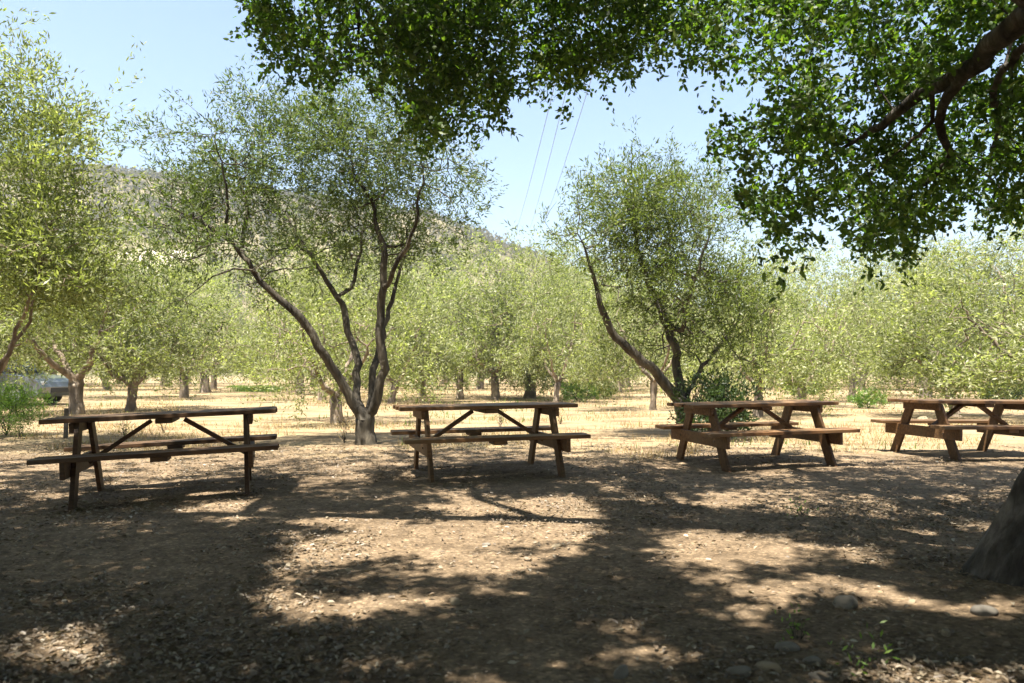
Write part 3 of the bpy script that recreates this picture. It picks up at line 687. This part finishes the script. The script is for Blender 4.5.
# leafage in front of the camera
n = 17000
u = rng.uniform(250, 1090, n); v = rng.uniform(-40, 275, n)
ok = inpoly(u + 26 * (fbm(u / 17, v / 17, 63) - .5), v + 34 * (fbm(u / 17, v / 17, 64) - .42), CAN); u, v = u[ok], v[ok]
hole = fbm(u / 26, v / 22, 61); fin = fbm(u / 9, v / 9, 71)
ok = (hole < np.where(u > 700, .545, .575)) & (fin < np.where(u > 700, .6, .62)) & (rng.random(len(u)) < np.where(u > 700, .6, .66)); u, v = u[ok], v[ok]
tt = rng.random(len(u)); d = np.where(u > 700, 5.2 + 2.9 * tt, 6.3 + 2.0 * tt)
limb_px = np.array([(1060, 5, 4.5), (1024, 21, 4.8), (990, 47, 5.2), (971, 70, 5.45), (943, 105, 5.75), (940, 131, 5.9), (950, 156, 6.1), (917, 96, 6.0), (877, 129, 6.6), (915, 139, 6.2)])
dense = np.concatenate([limb_px[:-1] + (limb_px[1:] - limb_px[:-1]) * t for t in np.linspace(0, 1, 8)])
dl = np.hypot(u[:, None] - dense[None, :, 0], v[:, None] - dense[None, :, 1])
d = np.where((dl.min(1) < 30) & (u > 700), np.maximum(d, dense[dl.argmin(1), 2] + .5), d)   # bare wood on the limb's near side
d = np.where(u < 300, 6.6 + 1.5 * tt, d)
Pin = np.stack([(u - CX) / F * d, d, CH + (YH - v) / F * d], 1)
dens = shade(Pin[:, 0] + SH[0] * Pin[:, 2], Pin[:, 1] + SH[1] * Pin[:, 2])
Pin = Pin[(dens > .1) | (rng.random(len(Pin)) < .55)]
# leafage over and behind the camera, above the frame
n = 170000
Pc = np.stack([rng.uniform(-11, 10, n), rng.uniform(-7.5, 11, n), rng.uniform(1.4, 8.6, n)], 1)
rr = np.hypot((Pc[:, 0] + .6) / 10.0, (Pc[:, 1] - 2) / 9.0)
zlo = 4.6 - np.where(Pc[:, 1] < 0, 3.4, 1.6) * rr ** 2 + .8 * fbm(Pc[:, 0] * .5, Pc[:, 1] * .5, 91); zhi = 5.9 + 2.9 * np.sqrt(np.clip(1 - rr ** 2, 0, 1))  # unseen rim hangs lower behind the camera, added to block skylight
yy = np.maximum(Pc[:, 1], .05); uu = CX + F * Pc[:, 0] / yy; vv = YH - F * (Pc[:, 2] - CH) / yy
outf = (Pc[:, 1] < .3) | (vv < -30 - 10 * rng.random(n) - 110 * (uu < 250)) | (uu > 1110) | (uu < -130)
dens = shade(Pc[:, 0] + SH[0] * Pc[:, 2], Pc[:, 1] + SH[1] * Pc[:, 2])
ok = outf & (Pc[:, 2] > zlo) & (Pc[:, 2] < zhi) & (rng.random(n) < dens * np.where((Pc[:, 0] > 1.8) & (Pc[:, 1] > 3.2) & (dens > .5), .22, np.where(Pc[:, 1] > 5.2, .42, 1))) & ~((np.hypot(Pc[:, 0], Pc[:, 1]) < 1.6) & (Pc[:, 2] < 3.6))
Pc = Pc[ok][:36000]
print('oak clusters', len(Pin), len(Pc))
t1 = Pin[rng.permutation(len(Pin))[:520]] - oakb; t2 = Pc[rng.permutation(len(Pc))[:500]] - oakb
W.reach(t1, allow=np.arange(n_tr, len(W.P)), step=.22); W.reach(t2, allow=np.arange(n_tr, len(W.P)), step=.4)
Vb, Fb = W.tubes(tip=.004, rough=.09, seed=2, cap_r=.06, flare=oak_flare)
# trunk = the first chain; split the sweep there
P_all = np.array(W.P)
trunk_o = mesh_np('trunk', Vt, [Ft], M_OAKBARK, oak, smooth=True)
# drop limb faces that repeat the trunk below the fork
cz = Vb[Fb].mean(1); keepf = ~((np.hypot(cz[:, 0] - .1, cz[:, 1]) < 1.6) & (cz[:, 2] < 2.12))
mesh_np('limb', Vb, [Fb[keepf]], M_OAKBARK, oak, smooth=True)
tp = np.repeat(Pin, 3, 0) - oakb + rng.normal(size=(len(Pin) * 3, 3)) * .085
td = unit(rand_dir(len(tp)) * np.array([1, 1, .7]) + np.array([0, 0, -.15]))
a = sprays(tp, td, 11, .17, .052 * (.7 + .6 * rng.random(len(tp) * 11)), .029, spread=.75, oval=True, up=0, jit=.016)
b = sprays(Pc - oakb, rand_dir(len(Pc)), 30, .13, .085, .06, spread=1.1, up=0, jit=.06)
mesh_np('crown', np.concatenate([a[0], b[0]]), [a[1], b[1] + len(a[0])], M_OAK, oak)

# ------------------------------------------------------------------ picnic tables
def make_table():
    t = thing('picnic_table', 'picnic table', 'picnic table', (0, 0, 0), 0, 'wooden picnic tables in a row under the oak')
    L_ = 1.945; H_ = .75; a = .693
    bm = bmesh.new()
    wds = [.142] * 5
    for k in range(5):
        y = (k - 2) * .148
        box(bm, ((.008 if k % 2 else -.006), y, H_ - .02 + (.0015 if k in (1, 3) else 0)), (L_ + (.012 if k == 2 else 0), wds[k], .04), bev=.006)
    obj('tabletop', bm, M_WOOD, t)
    for s_ in (-1, 1):
        bm = bmesh.new()
        for q in (-1, 1):
            box(bm, (.006 * q, s_ * .615 + q * .0735, .424 + .001 * q), (L_, .142, .04), bev=.006)
        obj('bench_seat', bm, M_WOOD, t)
    for sx in (-1, 1):
        x = sx * a
        bm = bmesh.new(); box(bm, (x + sx * .0405, 0, .331), (.04, 1.46, .142), bev=.005); 
        be = obj('seat_support', bm, M_WOOD, t)
        bm = bmesh.new(); box(bm, (x + sx * .0405, 0, H_ - .04 - .047), (.04, .70, .09), bev=.005); obj('top_cleat', bm, M_WOOD, t)
        for sy in (-1, 1):
            y0, z0, y1, z1 = sy * .63, -.05, sy * .25, H_ - .045
            v = Vector((0, y1 - y0, z1 - z0)); ang = math.atan2(-(y1 - y0), z1 - z0)
            bm = bmesh.new(); box(bm, (x, (y0 + y1) / 2, (z0 + z1) / 2), (.038, .142, v.length), Matrix.Rotation(ang, 3, 'X'), bev=.005)
            # saw both ends level
            for zc, nz in ((-.055, -1), (H_ - .043, 1)):
                bmesh.ops.bisect_plane(bm, geom=bm.verts[:] + bm.edges[:] + bm.faces[:], plane_co=(0, 0, zc), plane_no=(0, 0, nz), clear_outer=True)
                bmesh.ops.holes_fill(bm, edges=bm.edges[:], sides=0)
            lg = obj('leg', bm, M_WOOD, t)
            bm = bmesh.new()
            yb = sy * .44
            g = bmesh.ops.create_cone(bm, cap_ends=True, segments=8, radius1=.011, radius2=.009, depth=.012)
            bmesh.ops.transform(bm, matrix=Matrix.Translation((x + sx * .066, yb, .331)) @ Matrix.Rotation(R(90), 4, 'Y'), verts=g['verts'])
            obj('bolt', bm, M_BOLT, lg)
        # brace from the middle cleat down to the seat support
        x0, z0, x1, z1 = sx * .15, H_ - .075, sx * .66, .34
        v = Vector((x1 - x0, 0, z1 - z0)); ang = math.atan2(-(z1 - z0), x1 - x0)
        bm = bmesh.new(); box(bm, ((x0 + x1) / 2, .012 * sx, (z0 + z1) / 2), (v.length + .02, .085, .038), Matrix.Rotation(ang, 3, 'Y'), bev=.004)
        obj('brace', bm, M_WOOD, t)
    bm = bmesh.new(); box(bm, (0, 0, H_ - .04 - .024), (.14, .68, .042), bev=.005); obj('middle_cleat', bm, M_WOOD, t)
    for s_ in (-1, 1):
        bm = bmesh.new(); box(bm, (0, s_ * .615, .402 - .02), (.14, .26, .038), bev=.004); obj('bench_cleat', bm, M_WOOD, t)
    return t

tabs = [(-3.189, 7.37, .254 + .05, 'weathered picnic table tinted darker for the shade, with thin legs, nearest to the camera'),
        (-.295, 8.749, .234 + .02, 'brown picnic table just right of the dark four-limbed olive, one bench edge sunlit'),
        (2.993, 9.814, .24, 'reddish picnic table in front of the leaning olive and its dark shrub'),
        (6.171, 10.633, .17, 'picnic table cut off by the right edge, beyond the oak trunk')]
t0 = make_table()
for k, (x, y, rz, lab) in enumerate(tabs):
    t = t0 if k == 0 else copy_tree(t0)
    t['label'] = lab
    for ch in t.children: ch.color = [(.75, .72, .66, 1), (1.4, 1.34, 1.06, 1), (1.25, 1.12, .84, 1), (1.0, .95, .78, 1)][k]  # first table's tint is lowered to carry the oak's shade
    c, s_ = math.cos(rz), math.sin(rz)
    def fz(lx, ly): return float(gh(x + c * lx - s_ * ly, y + s_ * lx + c * ly))
    l, r_, f_, b_ = (fz(-.69, -.63) + fz(-.69, .63)) / 2, (fz(.69, -.63) + fz(.69, .63)) / 2, (fz(.69, -.63) + fz(-.69, -.63)) / 2, (fz(.69, .63) + fz(-.69, .63)) / 2
    t.location = (x, y, (l + r_) / 2)
    t.rotation_euler = (Matrix.Rotation(rz, 3, 'Z') @ Matrix.Rotation(-math.atan2(r_ - l, 1.38), 3, 'Y') @ Matrix.Rotation(math.atan2(b_ - f_, 1.26), 3, 'X')).to_euler()

# ------------------------------------------------------------------ fallen leaves, straw, green grass (uncountable)
n = 150000
d = 1 / rng.uniform(1 / 13.5, 1 / 2.2, n) ** 1.0
d = np.where(rng.random(n) < .5, rng.uniform(2.2, 12.5, n), d)
u = rng.uniform(-60, 1090, n); x = (u - CX) / F * d; v = YH + F * CH / d
den = np.clip((fbm(x * .8, d * .8, 15) - .36) * 4, .15, 1) * np.clip((fbm(x * 3, d * 3, 17) - .3) * 3, .25, 1)
bare = np.exp(-((u - 470) / 170) ** 2 - ((v - 600) / 75) ** 2) + .7 * np.exp(-((u - 760) / 110) ** 2 - ((v - 550) / 30) ** 2)
den = den * np.clip(1 - 1.0 * bare, .12, 1)
ok = rng.random(n) < den * 1.25 * np.clip(d / 6, .45, 1); x, d = x[ok], d[ok]; n = len(x)
Bp = np.stack([x, d, gh(x, d) + .006 + .012 * rng.random(n)], 1)
az = rng.random(n) * 6.283; tl = rng.normal(size=n) * .22
D = np.stack([np.cos(az) * np.cos(tl), np.sin(az) * np.cos(tl), np.sin(tl)], 1)
Wd = unit(np.cross(np.array([0, 0, 1.0]) + rng.normal(size=(n, 3)) * .35, D))
sz = .012 + .033 * rng.random(n) ** 2.2
V, Fq = leaf_ovals(Bp, D, Wd, sz, sz * (.25 + .35 * rng.random(n)), fold=.6)
lit = mesh_np('leaf_litter', V, [Fq], M_LITTER); lit['kind'] = 'stuff'; lit['label'] = 'dry fallen leaves strewn over the bare dirt'

def blades(n, xs, ys, h, w, lean=.45):
    z = gh(xs, ys) - .01; az = rng.random(n) * 6.283
    D = unit(np.stack([np.cos(az) * lean * rng.random(n), np.sin(az) * lean * rng.random(n), np.ones(n)], 1))
    Wd = unit(np.stack([np.cos(az + 1.57 + rng.normal(size=n)), np.sin(az + 1.57 + rng.normal(size=n)), np.zeros(n)], 1))
    Bp = np.stack([xs, ys, z], 1); T = Bp + D * h[:, None]; w_ = Wd * (w * .5)[:, None]
    V = np.stack([Bp - w_, Bp + w_, T], 1).reshape(-1, 3)
    return V, np.arange(3 * n).reshape(n, 3)
n = 150000
y = 9.6 + 50 * rng.random(n) ** 1.8; x = (rng.uniform(-40, 1064, n) - CX) / F * y
ok = (fbm(x * .35, y * .5, 25) + .25 * fbm(x * 2, y * 2, 26) > .62) & (y > 11.3 + 4.5 * (fbm(x * .5, y * .2, 27) - .5) + 1.5 * (rng.random(n) - .5)); x, y = x[ok], y[ok]; n = len(x)
V, Fq = blades(n, x, y, .03 + .17 * rng.random(n) ** 3, .006 + .0006 * y, lean=1.3)
g = mesh_np('dry_grass', V, [Fq], M_DRY); g['kind'] = 'stuff'; g['label'] = 'straw-coloured dry grass between the olive trees'
n = 26000
y = np.where(rng.random(n) < .6, rng.uniform(42, 58, n), rng.uniform(11.5, 34, n)); u = np.where(y > 40, rng.uniform(215, 305, n), rng.uniform(0, 1024, n)); x = (u - CX) / F * y
ok = (y > 40) & (fbm(x * .9, y * .4, 29) + .35 * (rng.random(n) - .5) - ((u - 258) / 60) ** 2 > .47) | (fbm(x * .5, y * .5, 28) > .68); x, y = x[ok], y[ok]; n = len(x)
V, Fq = blades(n, x, y, .05 + .12 * rng.random(n), .01 + .0008 * y)
g = mesh_np('green_grass', V, [Fq], M_WEED); g['kind'] = 'stuff'; g['label'] = 'thin patches of green grass along the orchard lane'

# chaparral on the hill
n = 17000
x = rng.uniform(-330, 260, n); y = rng.uniform(150, 330, n); ok = fbm(x / 30, y / 30, 35) + .35 * rng.random(n) > .5
ok &= ~((np.abs(x + 99) < 17) & (np.abs(hillz(x, y) - 31) < 5.5))
x, y = x[ok], y[ok]; z = hillz(x, y); n = len(x); s_ = .8 + 1.9 * rng.random(n) ** 2
q = 26
Bp = np.stack([x, y, z], 1)[:, None, :] + rng.normal(size=(n, q, 3)) * np.array([.55, .55, .4]) * s_[:, None, None] + np.array([0, 0, .5]) * s_[:, None, None]
D = unit(rng.normal(size=(n * q, 3))); Wd = unit(np.cross(D, rng.normal(size=(n * q, 3))))
sz = np.repeat(s_, q) * .55
V, Fq = leaf_quads(Bp.reshape(-1, 3), D, Wd, sz, sz * .7)
g = mesh_np('chaparral_scrub', V, [Fq], M_CHAP); g['kind'] = 'stuff'; g['label'] = 'scrub covering the dry hillside'

# ------------------------------------------------------------------ shrubs and weeds
def make_bush(name, label, cat, x, y, w, h, n_tw, n_leaf, Ln, Wt, m, upright=.5, group=None, spread=.7, stem=.012):
    z = float(gh(x, y)); root = thing(name, label, cat, (x, y, z), 0, group)
    W = Wood(); W.path([(0, 0, -.05), (0, 0, .08)], [stem, stem], step=.05)
    for k in range(7):
        a = rng.random() * 6.28
        W.path([(math.cos(a) * w * .12, math.sin(a) * w * .12, h * .3), (math.cos(a) * w * .28, math.sin(a) * w * .28, h * .65)], [stem * .8, stem * .6, stem * .3], 1, step=.12)
    tw = rand_dir(n_tw) * (rng.random((n_tw, 1)) ** .45) * np.array([w * .5, w * .5, h * .46]) + np.array([0, 0, h * .5])
    dr = W.reach(tw, step=.15); dr = unit(dr + np.array([0, 0, upright]))
    V, Fq = W.tubes(tip=.003, cap_r=stem)
    mesh_np('stem', V, [Fq], M_BARK, root, smooth=True)
    V, Fq = sprays(tw, dr, n_leaf, h * .2, Ln, Wt, spread=spread)
    mesh_np('foliage', V, [Fq], m, root)
    return root
def at(u, v): d = gd(v); return (u - CX) / F * d, d
xx, yy = at(708, 437); make_bush('shrub', 'dark green leafy shrub growing against the leaning olive behind the third table', 'shrub', xx, 13.1, 1.25, 1.15, 200, 26, .075, .03, M_SHRUB, .3, stem=.02)
xx, yy = at(8, 436); make_bush('green_bush', 'bright green feathery bush at the left edge in front of the car', 'bush', xx, yy, 1.15, .9, 260, 26, .07, .012, M_WEED, .9, spread=.6)
xx, yy = at(578, 402); make_bush('weed', 'bright green bushy weed beyond the right end of the second table, wider of the pair', 'weed', xx, yy, 1.3, .75, 120, 20, .14, .035, M_WEED, .7, 'green weeds in the orchard')
xx, yy = at(603, 399); make_bush('weed', 'bright green weed right of the wider one, between two olive trunks', 'weed', xx, yy, .9, .7, 90, 20, .14, .035, M_WEED, .8, 'green weeds in the orchard')
xx, yy = at(803, 398); make_bush('weed', 'yellow-green weed in the gap between third and fourth tables', 'weed', xx, yy, 1.6, .8, 110, 18, .15, .04, M_WEED, .8, 'green weeds in the orchard')
xx, yy = at(868, 408); make_bush('weed', 'low green weed on the straw just left of the fourth table', 'weed', xx, yy, .9, .55, 90, 18, .1, .03, M_WEED, .7, 'green weeds in the orchard')
xx, yy = at(1004, 405); make_bush('shrub', 'round dark green shrub behind the fourth table near the right edge', 'shrub', xx, yy, 1.3, .85, 120, 20, .12, .05, M_SHRUB, .5)
for (u, v, h, lab) in [(163, 433, .62, 'tall dry weed with bare stalks behind the first table'), (20, 439, .3, 'small dark weed at the foot of the bright green bush'),
                       (345, 443, .55, 'thin dry stalk left of the dark four-limbed olive trunk'), (124, 437, .35, 'low olive-green weed seen under the left brace of the first table'),
                       (500, 428, .35, 'small green weed seen under the second table top'), (560, 424, .3, 'short pale weed seen behind the right legs of the second table')]:
    xx, yy = at(u, v); make_bush('dry_weed', lab, 'weed', xx, yy, h * .55, h, 22, 7, .05, .012, M_DRY if 'dry' in lab or 'pale' in lab else M_OLIVE_GREEN, 1.2, 'dry weeds behind the tables', stem=.006)
for (u, v, lab) in [(800, 517, 'tiny green sprout on the sunlit dirt in front of the third table'), (862, 674, 'tiny yellow-green sprout among stones at the bottom edge'), (797, 640, 'tiny green sprout beside the grey stone left of the oak foot')]:
    xx, yy = at(u, v); make_bush('sprout', lab, 'sprout', xx, yy, .1, .09, 8, 5, .03, .01, M_WEED, .8, 'sprouts on the dirt', stem=.003)

# ------------------------------------------------------------------ stones
def stone(u, v, wpx, lab, m=M_STONE, flat=.5):
    x, y = at(u, v); s_ = wpx * y / F * .43
    bm = bmesh.new(); bmesh.ops.create_icosphere(bm, subdivisions=3, radius=1)
    sd = rng.random() * 50; cut = [(Vector(rand_dir(1)[0]), .62 + .25 * rng.random()) for _ in range(7)]
    for q in bm.verts:
        p = q.co.copy()
        for nn, dd in cut:
            e = p.dot(nn) - dd
            if e > 0: p -= nn * e * .85
        p *= 1 + .18 * (float(vnoise(p.x * 1.6 + sd, p.y * 1.6 + p.z * 1.9)) - .5)
        q.co = Vector((p.x * s_, p.y * s_ * (.7 + .2 * math.sin(sd)), p.z * s_ * flat))
    o = obj('stone', bm, m, smooth=True)
    o.location = (x, y, float(gh(x, y)) + s_ * flat * .08); o.rotation_euler = (rng.normal() * .15, rng.normal() * .15, rng.random() * 6.28)
    return tag(o, lab, 'stone', 'stones lying on the dirt')
ST = [(912, 605, 15, 'small pale stone left of the oak foot, at the edge of its shade'), (843, 606, 34, 'long low grey stone half sunk in the dirt, left of the oak'),
      (946, 636, 22, 'angular tan stone below the oak foot'), (891, 651, 12, 'small yellowish stone beside a larger cream one, bottom right'), (885, 663, 20, 'cream stone with rounded edges, bottom right'),
      (902, 671, 16, 'pale oval stone next to the cream one, bottom right'), (936, 684, 14, 'pale stone cut by the bottom edge, bottom right'), (788, 649, 30, 'flat grey stone left of a tiny green sprout'),
      (814, 664, 28, 'blue-grey rounded stone at bottom, right of the flat grey one'), (984, 618, 36, 'grey slab-like stone touching the oak foot'), (931, 589, 9, 'tiny white pebble in the shade left of the oak'),
      (767, 672, 36, 'broad brown stone half buried at the bottom edge'), (822, 680, 30, 'dark flat stone cut by the bottom edge'), (621, 676, 32, 'pointed grey stone just below the small sun patch'),
      (737, 676, 44, 'wide dull stone at the bottom edge, right of the pointed one'), (607, 559, 14, 'small dark stone in the shade strip between the two big sun patches'), (486, 546, 12, 'small grey stone in the large middle sun patch'),
      (455, 603, 22, 'low brown stone at the lower rim of the middle sun patch'), (207, 659, 15, 'greenish grey stone among fallen leaves, bottom left'), (556, 548, 14, 'flat pale stone near the right end of the middle sun patch'),
      (276, 638, 10, 'dark little stone on the shaded dirt, lower left of the middle sun patch'), (970, 664, 18, 'smooth grey stone near the bottom right corner'), (690, 640, 13, 'small brown stone right of the small sun patch')]
for k, a in enumerate(ST): stone(*a, m=M_STONE_TAN if any(w in a[3] for w in ('tan', 'cream', 'yellow', 'pale', 'brown')) else M_STONE, flat=.35 + .25 * rng.random())
xx, yy = at(925, 420)
stone(925, 421, 20, 'whitish stone on the straw behind the fourth table', M_STONE_TAN, .6)

# ------------------------------------------------------------------ stake, cables, car
x, y = at(66, 438)
bm = bmesh.new(); box(bm, (0, 0, .24), (.06, .05, .62), Matrix.Rotation(.03, 3, 'Y'), bev=.008)
o = obj('wooden_stake', bm, flat_mat('grey weathered stake', (.1, .085, .065), .9, var=.4, sc=20)); o.location = (x, y, float(gh(x, y)) - .05)
tag(o, 'short grey wooden stake in the ground behind the left end of the first table', 'stake')

M_CABLE = flat_mat('cable', (.16, .16, .17), .6)
for (a, b, lab) in [((519, 222), (549, 108), 'overhead power cable in the sky, left one of three'), ((534, 216), (564, 100), 'overhead power cable in the sky, middle one of three'), ((548, 212), (586, 96), 'overhead power cable in the sky, right one of three')]:
    p, q = px(*a, 150), px(*b, 62)
    W = Wood(); e = q - p
    pts = [p + e * t + np.array([0, 0, -1.0 * (1 - ((t - .5) / .9) ** 2)]) + np.array([0, 0, 1.0 * (1 - (.5 / .9) ** 2)]) for t in np.linspace(-.4, 1.4, 15)]
    W.path(pts, [.024] * 15, step=6, wob=0)
    V, Fq = W.tubes(rough=0, tip=.001)
    tag(mesh_np('power_cable', V, [Fq], M_CABLE), lab, 'cable', 'overhead power cables')

def make_car():
    paint = flat_mat('silver car paint', (.17, .19, .21), .3, metal=.4, coat=.6); glass = flat_mat('car glass', (.02, .025, .03), .05, spec=.8)
    rub = flat_mat('tyre rubber', (.02, .02, .02), .85); alloy = flat_mat('alloy rim', (.5, .5, .5), .35, metal=.8); dark = flat_mat('dark plastic', (.03, .03, .03), .6)
    lamp = flat_mat('lamp glass', (.7, .72, .74), .1, spec=.8); red = flat_mat('tail lamp', (.35, .02, .02), .2)
    t = thing('parked_car', 'silver car parked at the left edge beyond the green bush, nose to the right', 'car', (0, 0, 0))
    # x forward, y across; profile of the lower body with wheel arches
    def arch(cx, n=9, r=.4): return [(cx + r * math.cos(math.pi - math.pi * k / (n - 1)), .33 + r * math.sin(math.pi * k / (n - 1))) for k in range(n)]
    low = [(-2.2, .42), (-2.17, .3)] + [(-1.75, .26)] + arch(-1.32) + [(-.9, .24), (.9, .24)] + arch(1.38) + [(1.82, .26), (2.2, .3), (2.3, .42), (2.32, .6), (2.26, .76), (2.1, .88), (1.6, .98), (1.0, 1.05), (-2.1, 1.06), (-2.22, .9)]
    bm = bmesh.new(); rows = []
    for y_, k_ in ((-.9, .0), (-.86, .0), (.86, 0), (.9, 0)):
        rows.append([bm.verts.new((x_ * (1 if abs(y_) < .88 else .99), y_, .6 + (z_ - .6) * (1 if abs(y_) < .88 else .95))) for x_, z_ in low])
    for a, b in zip(rows, rows[1:]):
        for i in range(len(low)): bm.faces.new((a[i], a[(i + 1) % len(low)], b[(i + 1) % len(low)], b[i]))
    bm.faces.new(rows[0][::-1]); bm.faces.new(rows[-1]); bmesh.ops.recalc_face_normals(bm, faces=bm.faces[:])
    bmesh.ops.triangulate(bm, faces=[f for f in bm.faces if len(f.verts) > 4])
    obj('body', bm, paint, t)
    cab = [(-2.08, 1.05), (-1.75, 1.5), (-1.5, 1.6), (-.2, 1.64), (.25, 1.58), (1.08, 1.04)]
    bm = bmesh.new(); rows = []
    for y_ in (-1, 1): rows.append([bm.verts.new((x_, y_ * (.86 - (z_ - 1.05) * .32), z_)) for x_, z_ in cab])
    for i in range(len(cab)): bm.faces.new((rows[0][i], rows[0][(i + 1) % len(cab)], rows[1][(i + 1) % len(cab)], rows[1][i]))
    bm.faces.new(rows[0][::-1]); bm.faces.new(rows[1]); bmesh.ops.recalc_face_normals(bm, faces=bm.faces[:])
    bmesh.ops.bevel(bm, geom=bm.edges[:], offset=.04, segments=2, affect='EDGES')
    obj('roof', bm, paint, t)
    for s_ in (-1, 1):
        for quad in ([(-1.85, 1.12), (-1.55, 1.5), (-.5, 1.55), (-.5, 1.1)], [(-.42, 1.1), (-.42, 1.55), (.15, 1.52), (.8, 1.12)]):
            bm = bmesh.new(); vs = [bm.verts.new((x_, s_ * (.872 - (z_ - 1.05) * .32), z_)) for x_, z_ in quad]; f_ = bm.faces.new(vs)
            g_ = bmesh.ops.extrude_face_region(bm, geom=[f_]); bmesh.ops.translate(bm, vec=(0, -s_ * .02, 0), verts=[q for q in g_['geom'] if isinstance(q, bmesh.types.BMVert)])
            bmesh.ops.recalc_face_normals(bm, faces=bm.faces[:]); obj('window', bm, glass, t)
        bm = bmesh.new(); box(bm, (.85, s_ * .97, 1.13), (.12, .2, .13), bev=.03); obj('mirror', bm, paint, t)
        bm = bmesh.new(); box(bm, (2.2, s_ * .66, .72), (.14, .38, .13), Matrix.Rotation(s_ * -.25, 3, 'Z'), bev=.03); obj('headlight', bm, lamp, t)
        bm = bmesh.new(); box(bm, (-2.19, s_ * .7, .88), (.08, .3, .2), bev=.02); obj('tail_light', bm, red, t)
        for wx in (-1.32, 1.38):
            bm = bmesh.new(); prof = [(.22, -.1), (.31, -.11), (.34, -.08), (.345, 0), (.34, .08), (.31, .11), (.22, .1)]
            rings = [[bm.verts.new((wx + r_ * math.cos(k * math.pi / 14), s_ * .79 + y_, .345 + r_ * math.sin(k * math.pi / 14))) for r_, y_ in prof] for k in range(28)]
            for k in range(28):
                a, b = rings[k], rings[(k + 1) % 28]
                for i in range(len(prof) - 1): bm.faces.new((a[i], a[i + 1], b[i + 1], b[i]))
            wl = obj('wheel', bm, rub, t, smooth=True)
            bm = bmesh.new(); g_ = bmesh.ops.create_cone(bm, cap_ends=True, segments=28, radius1=.225, radius2=.19, depth=.06)
            for k in range(5):
                box(bm, (0.13 * math.cos(k * 1.2566), .13 * math.sin(k * 1.2566), .035), (.2, .05, .02), Matrix.Rotation(k * 1.2566, 3, 'Z'), bev=.004)
            bmesh.ops.transform(bm, matrix=Matrix.Translation((wx, s_ * .87, .345)) @ Matrix.Rotation(R(-90 * s_), 4, 'X'), verts=bm.verts[:])
            obj('rim', bm, alloy, wl)
    bm = bmesh.new(); vs = [bm.verts.new(p) for p in ((1.03, -.74, 1.1), (1.03, .74, 1.1), (.36, .62, 1.54), (.36, -.62, 1.54))]; f_ = bm.faces.new(vs)
    g_ = bmesh.ops.extrude_face_region(bm, geom=[f_]); bmesh.ops.translate(bm, vec=(.045, 0, .045), verts=[q for q in g_['geom'] if isinstance(q, bmesh.types.BMVert)])
    bmesh.ops.recalc_face_normals(bm, faces=bm.faces[:]); obj('windscreen', bm, glass, t)
    bm = bmesh.new(); box(bm, (2.3, 0, .5), (.06, .9, .16), bev=.02); obj('grille', bm, dark, t)
    return t
car = make_car()
cd = 25.5; cxw = (17 - CX) / F * cd
car.rotation_euler = (0, 0, R(-8)); ca = R(-8)
car.location = (cxw - (1.38 * math.cos(ca) + .8 * math.sin(ca)), cd - (1.38 * math.sin(ca) - .8 * math.cos(ca)), float(gh(cxw, cd)))

# ------------------------------------------------------------------ air
bm = bmesh.new(); x0, x1, y0, y1 = gx[0] - 5, gx[-1] + 5, gy[0] - 5, gy[-1] + 5; z0, z1 = float(min(GZ.min(), HZ.min())) - 1, float(HZ.max()) + 12
bmesh.ops.create_cube(bm, size=1.0)
bmesh.ops.transform(bm, matrix=Matrix.Translation(((x0 + x1) / 2, (y0 + y1) / 2, (z0 + z1) / 2)) @ Matrix.Diagonal((x1 - x0, y1 - y0, z1 - z0, 1)), verts=bm.verts[:])
hm = bpy.data.materials.new('haze'); hm.use_nodes = True; hm.node_tree.nodes.clear()
ho = hm.node_tree.nodes.new('ShaderNodeOutputMaterial'); hv = hm.node_tree.nodes.new('ShaderNodeVolumePrincipled')
hv.inputs['Color'].default_value = (.86, .92, 1, 1); hv.inputs['Density'].default_value = .0006; hv.inputs['Anisotropy'].default_value = .3
hm.node_tree.links.new(hv.outputs[0], ho.inputs['Volume'])
hz = obj('haze', bm, hm); hz['kind'] = 'stuff'; hz['label'] = 'thin summer haze in the air'

# ------------------------------------------------------------------ light, sky, camera
w = bpy.data.worlds.new('World'); S.world = w; w.use_nodes = True
nt = w.node_tree; bg = nt.nodes['Background']
sky = nt.nodes.new('ShaderNodeTexSky'); sky.sky_type = 'NISHITA'; sky.sun_disc = False
sky.sun_elevation = SUN_EL; sky.sun_rotation = SUN_AZ; sky.altitude = 100; sky.air_density = 1.15; sky.dust_density = 1.6; sky.ozone_density = 2.4
nt.links.new(sky.outputs[0], bg.inputs[0]); bg.inputs[1].default_value = .067
sun = bpy.data.lights.new('sun', 'SUN'); sun.energy = 5.0; sun.angle = R(.53); sun.color = (1, .95, .87)
so = bpy.data.objects.new('sun', sun); COL.objects.link(so)
so.rotation_euler = Vector(sdir).to_track_quat('Z', 'Y').to_euler()

cam = bpy.data.cameras.new('camera'); co = bpy.data.objects.new('camera', cam); COL.objects.link(co)
co.location = (0, 0, CH); co.rotation_euler = (R(90), 0, 0)
cam.sensor_width = 36; cam.lens = F / 1024 * 36; cam.shift_y = (YH - 341.5) / 1024
cam.clip_start = .05; cam.clip_end = 4000
cam.dof.use_dof = True; cam.dof.focus_distance = 8.8; cam.dof.aperture_fstop = 2.8
S.camera = co
S.view_settings.view_transform = 'Standard'; S.view_settings.look = 'None'; S.view_settings.gamma = 1; S.view_settings.use_curve_mapping = False
S.view_settings.exposure = 2.0
S.render.engine = 'CYCLES'
S.cycles.max_bounces = 7; S.cycles.diffuse_bounces = 4; S.cycles.transmission_bounces = 5; S.cycles.glossy_bounces = 2
S.cycles.use_denoising = True
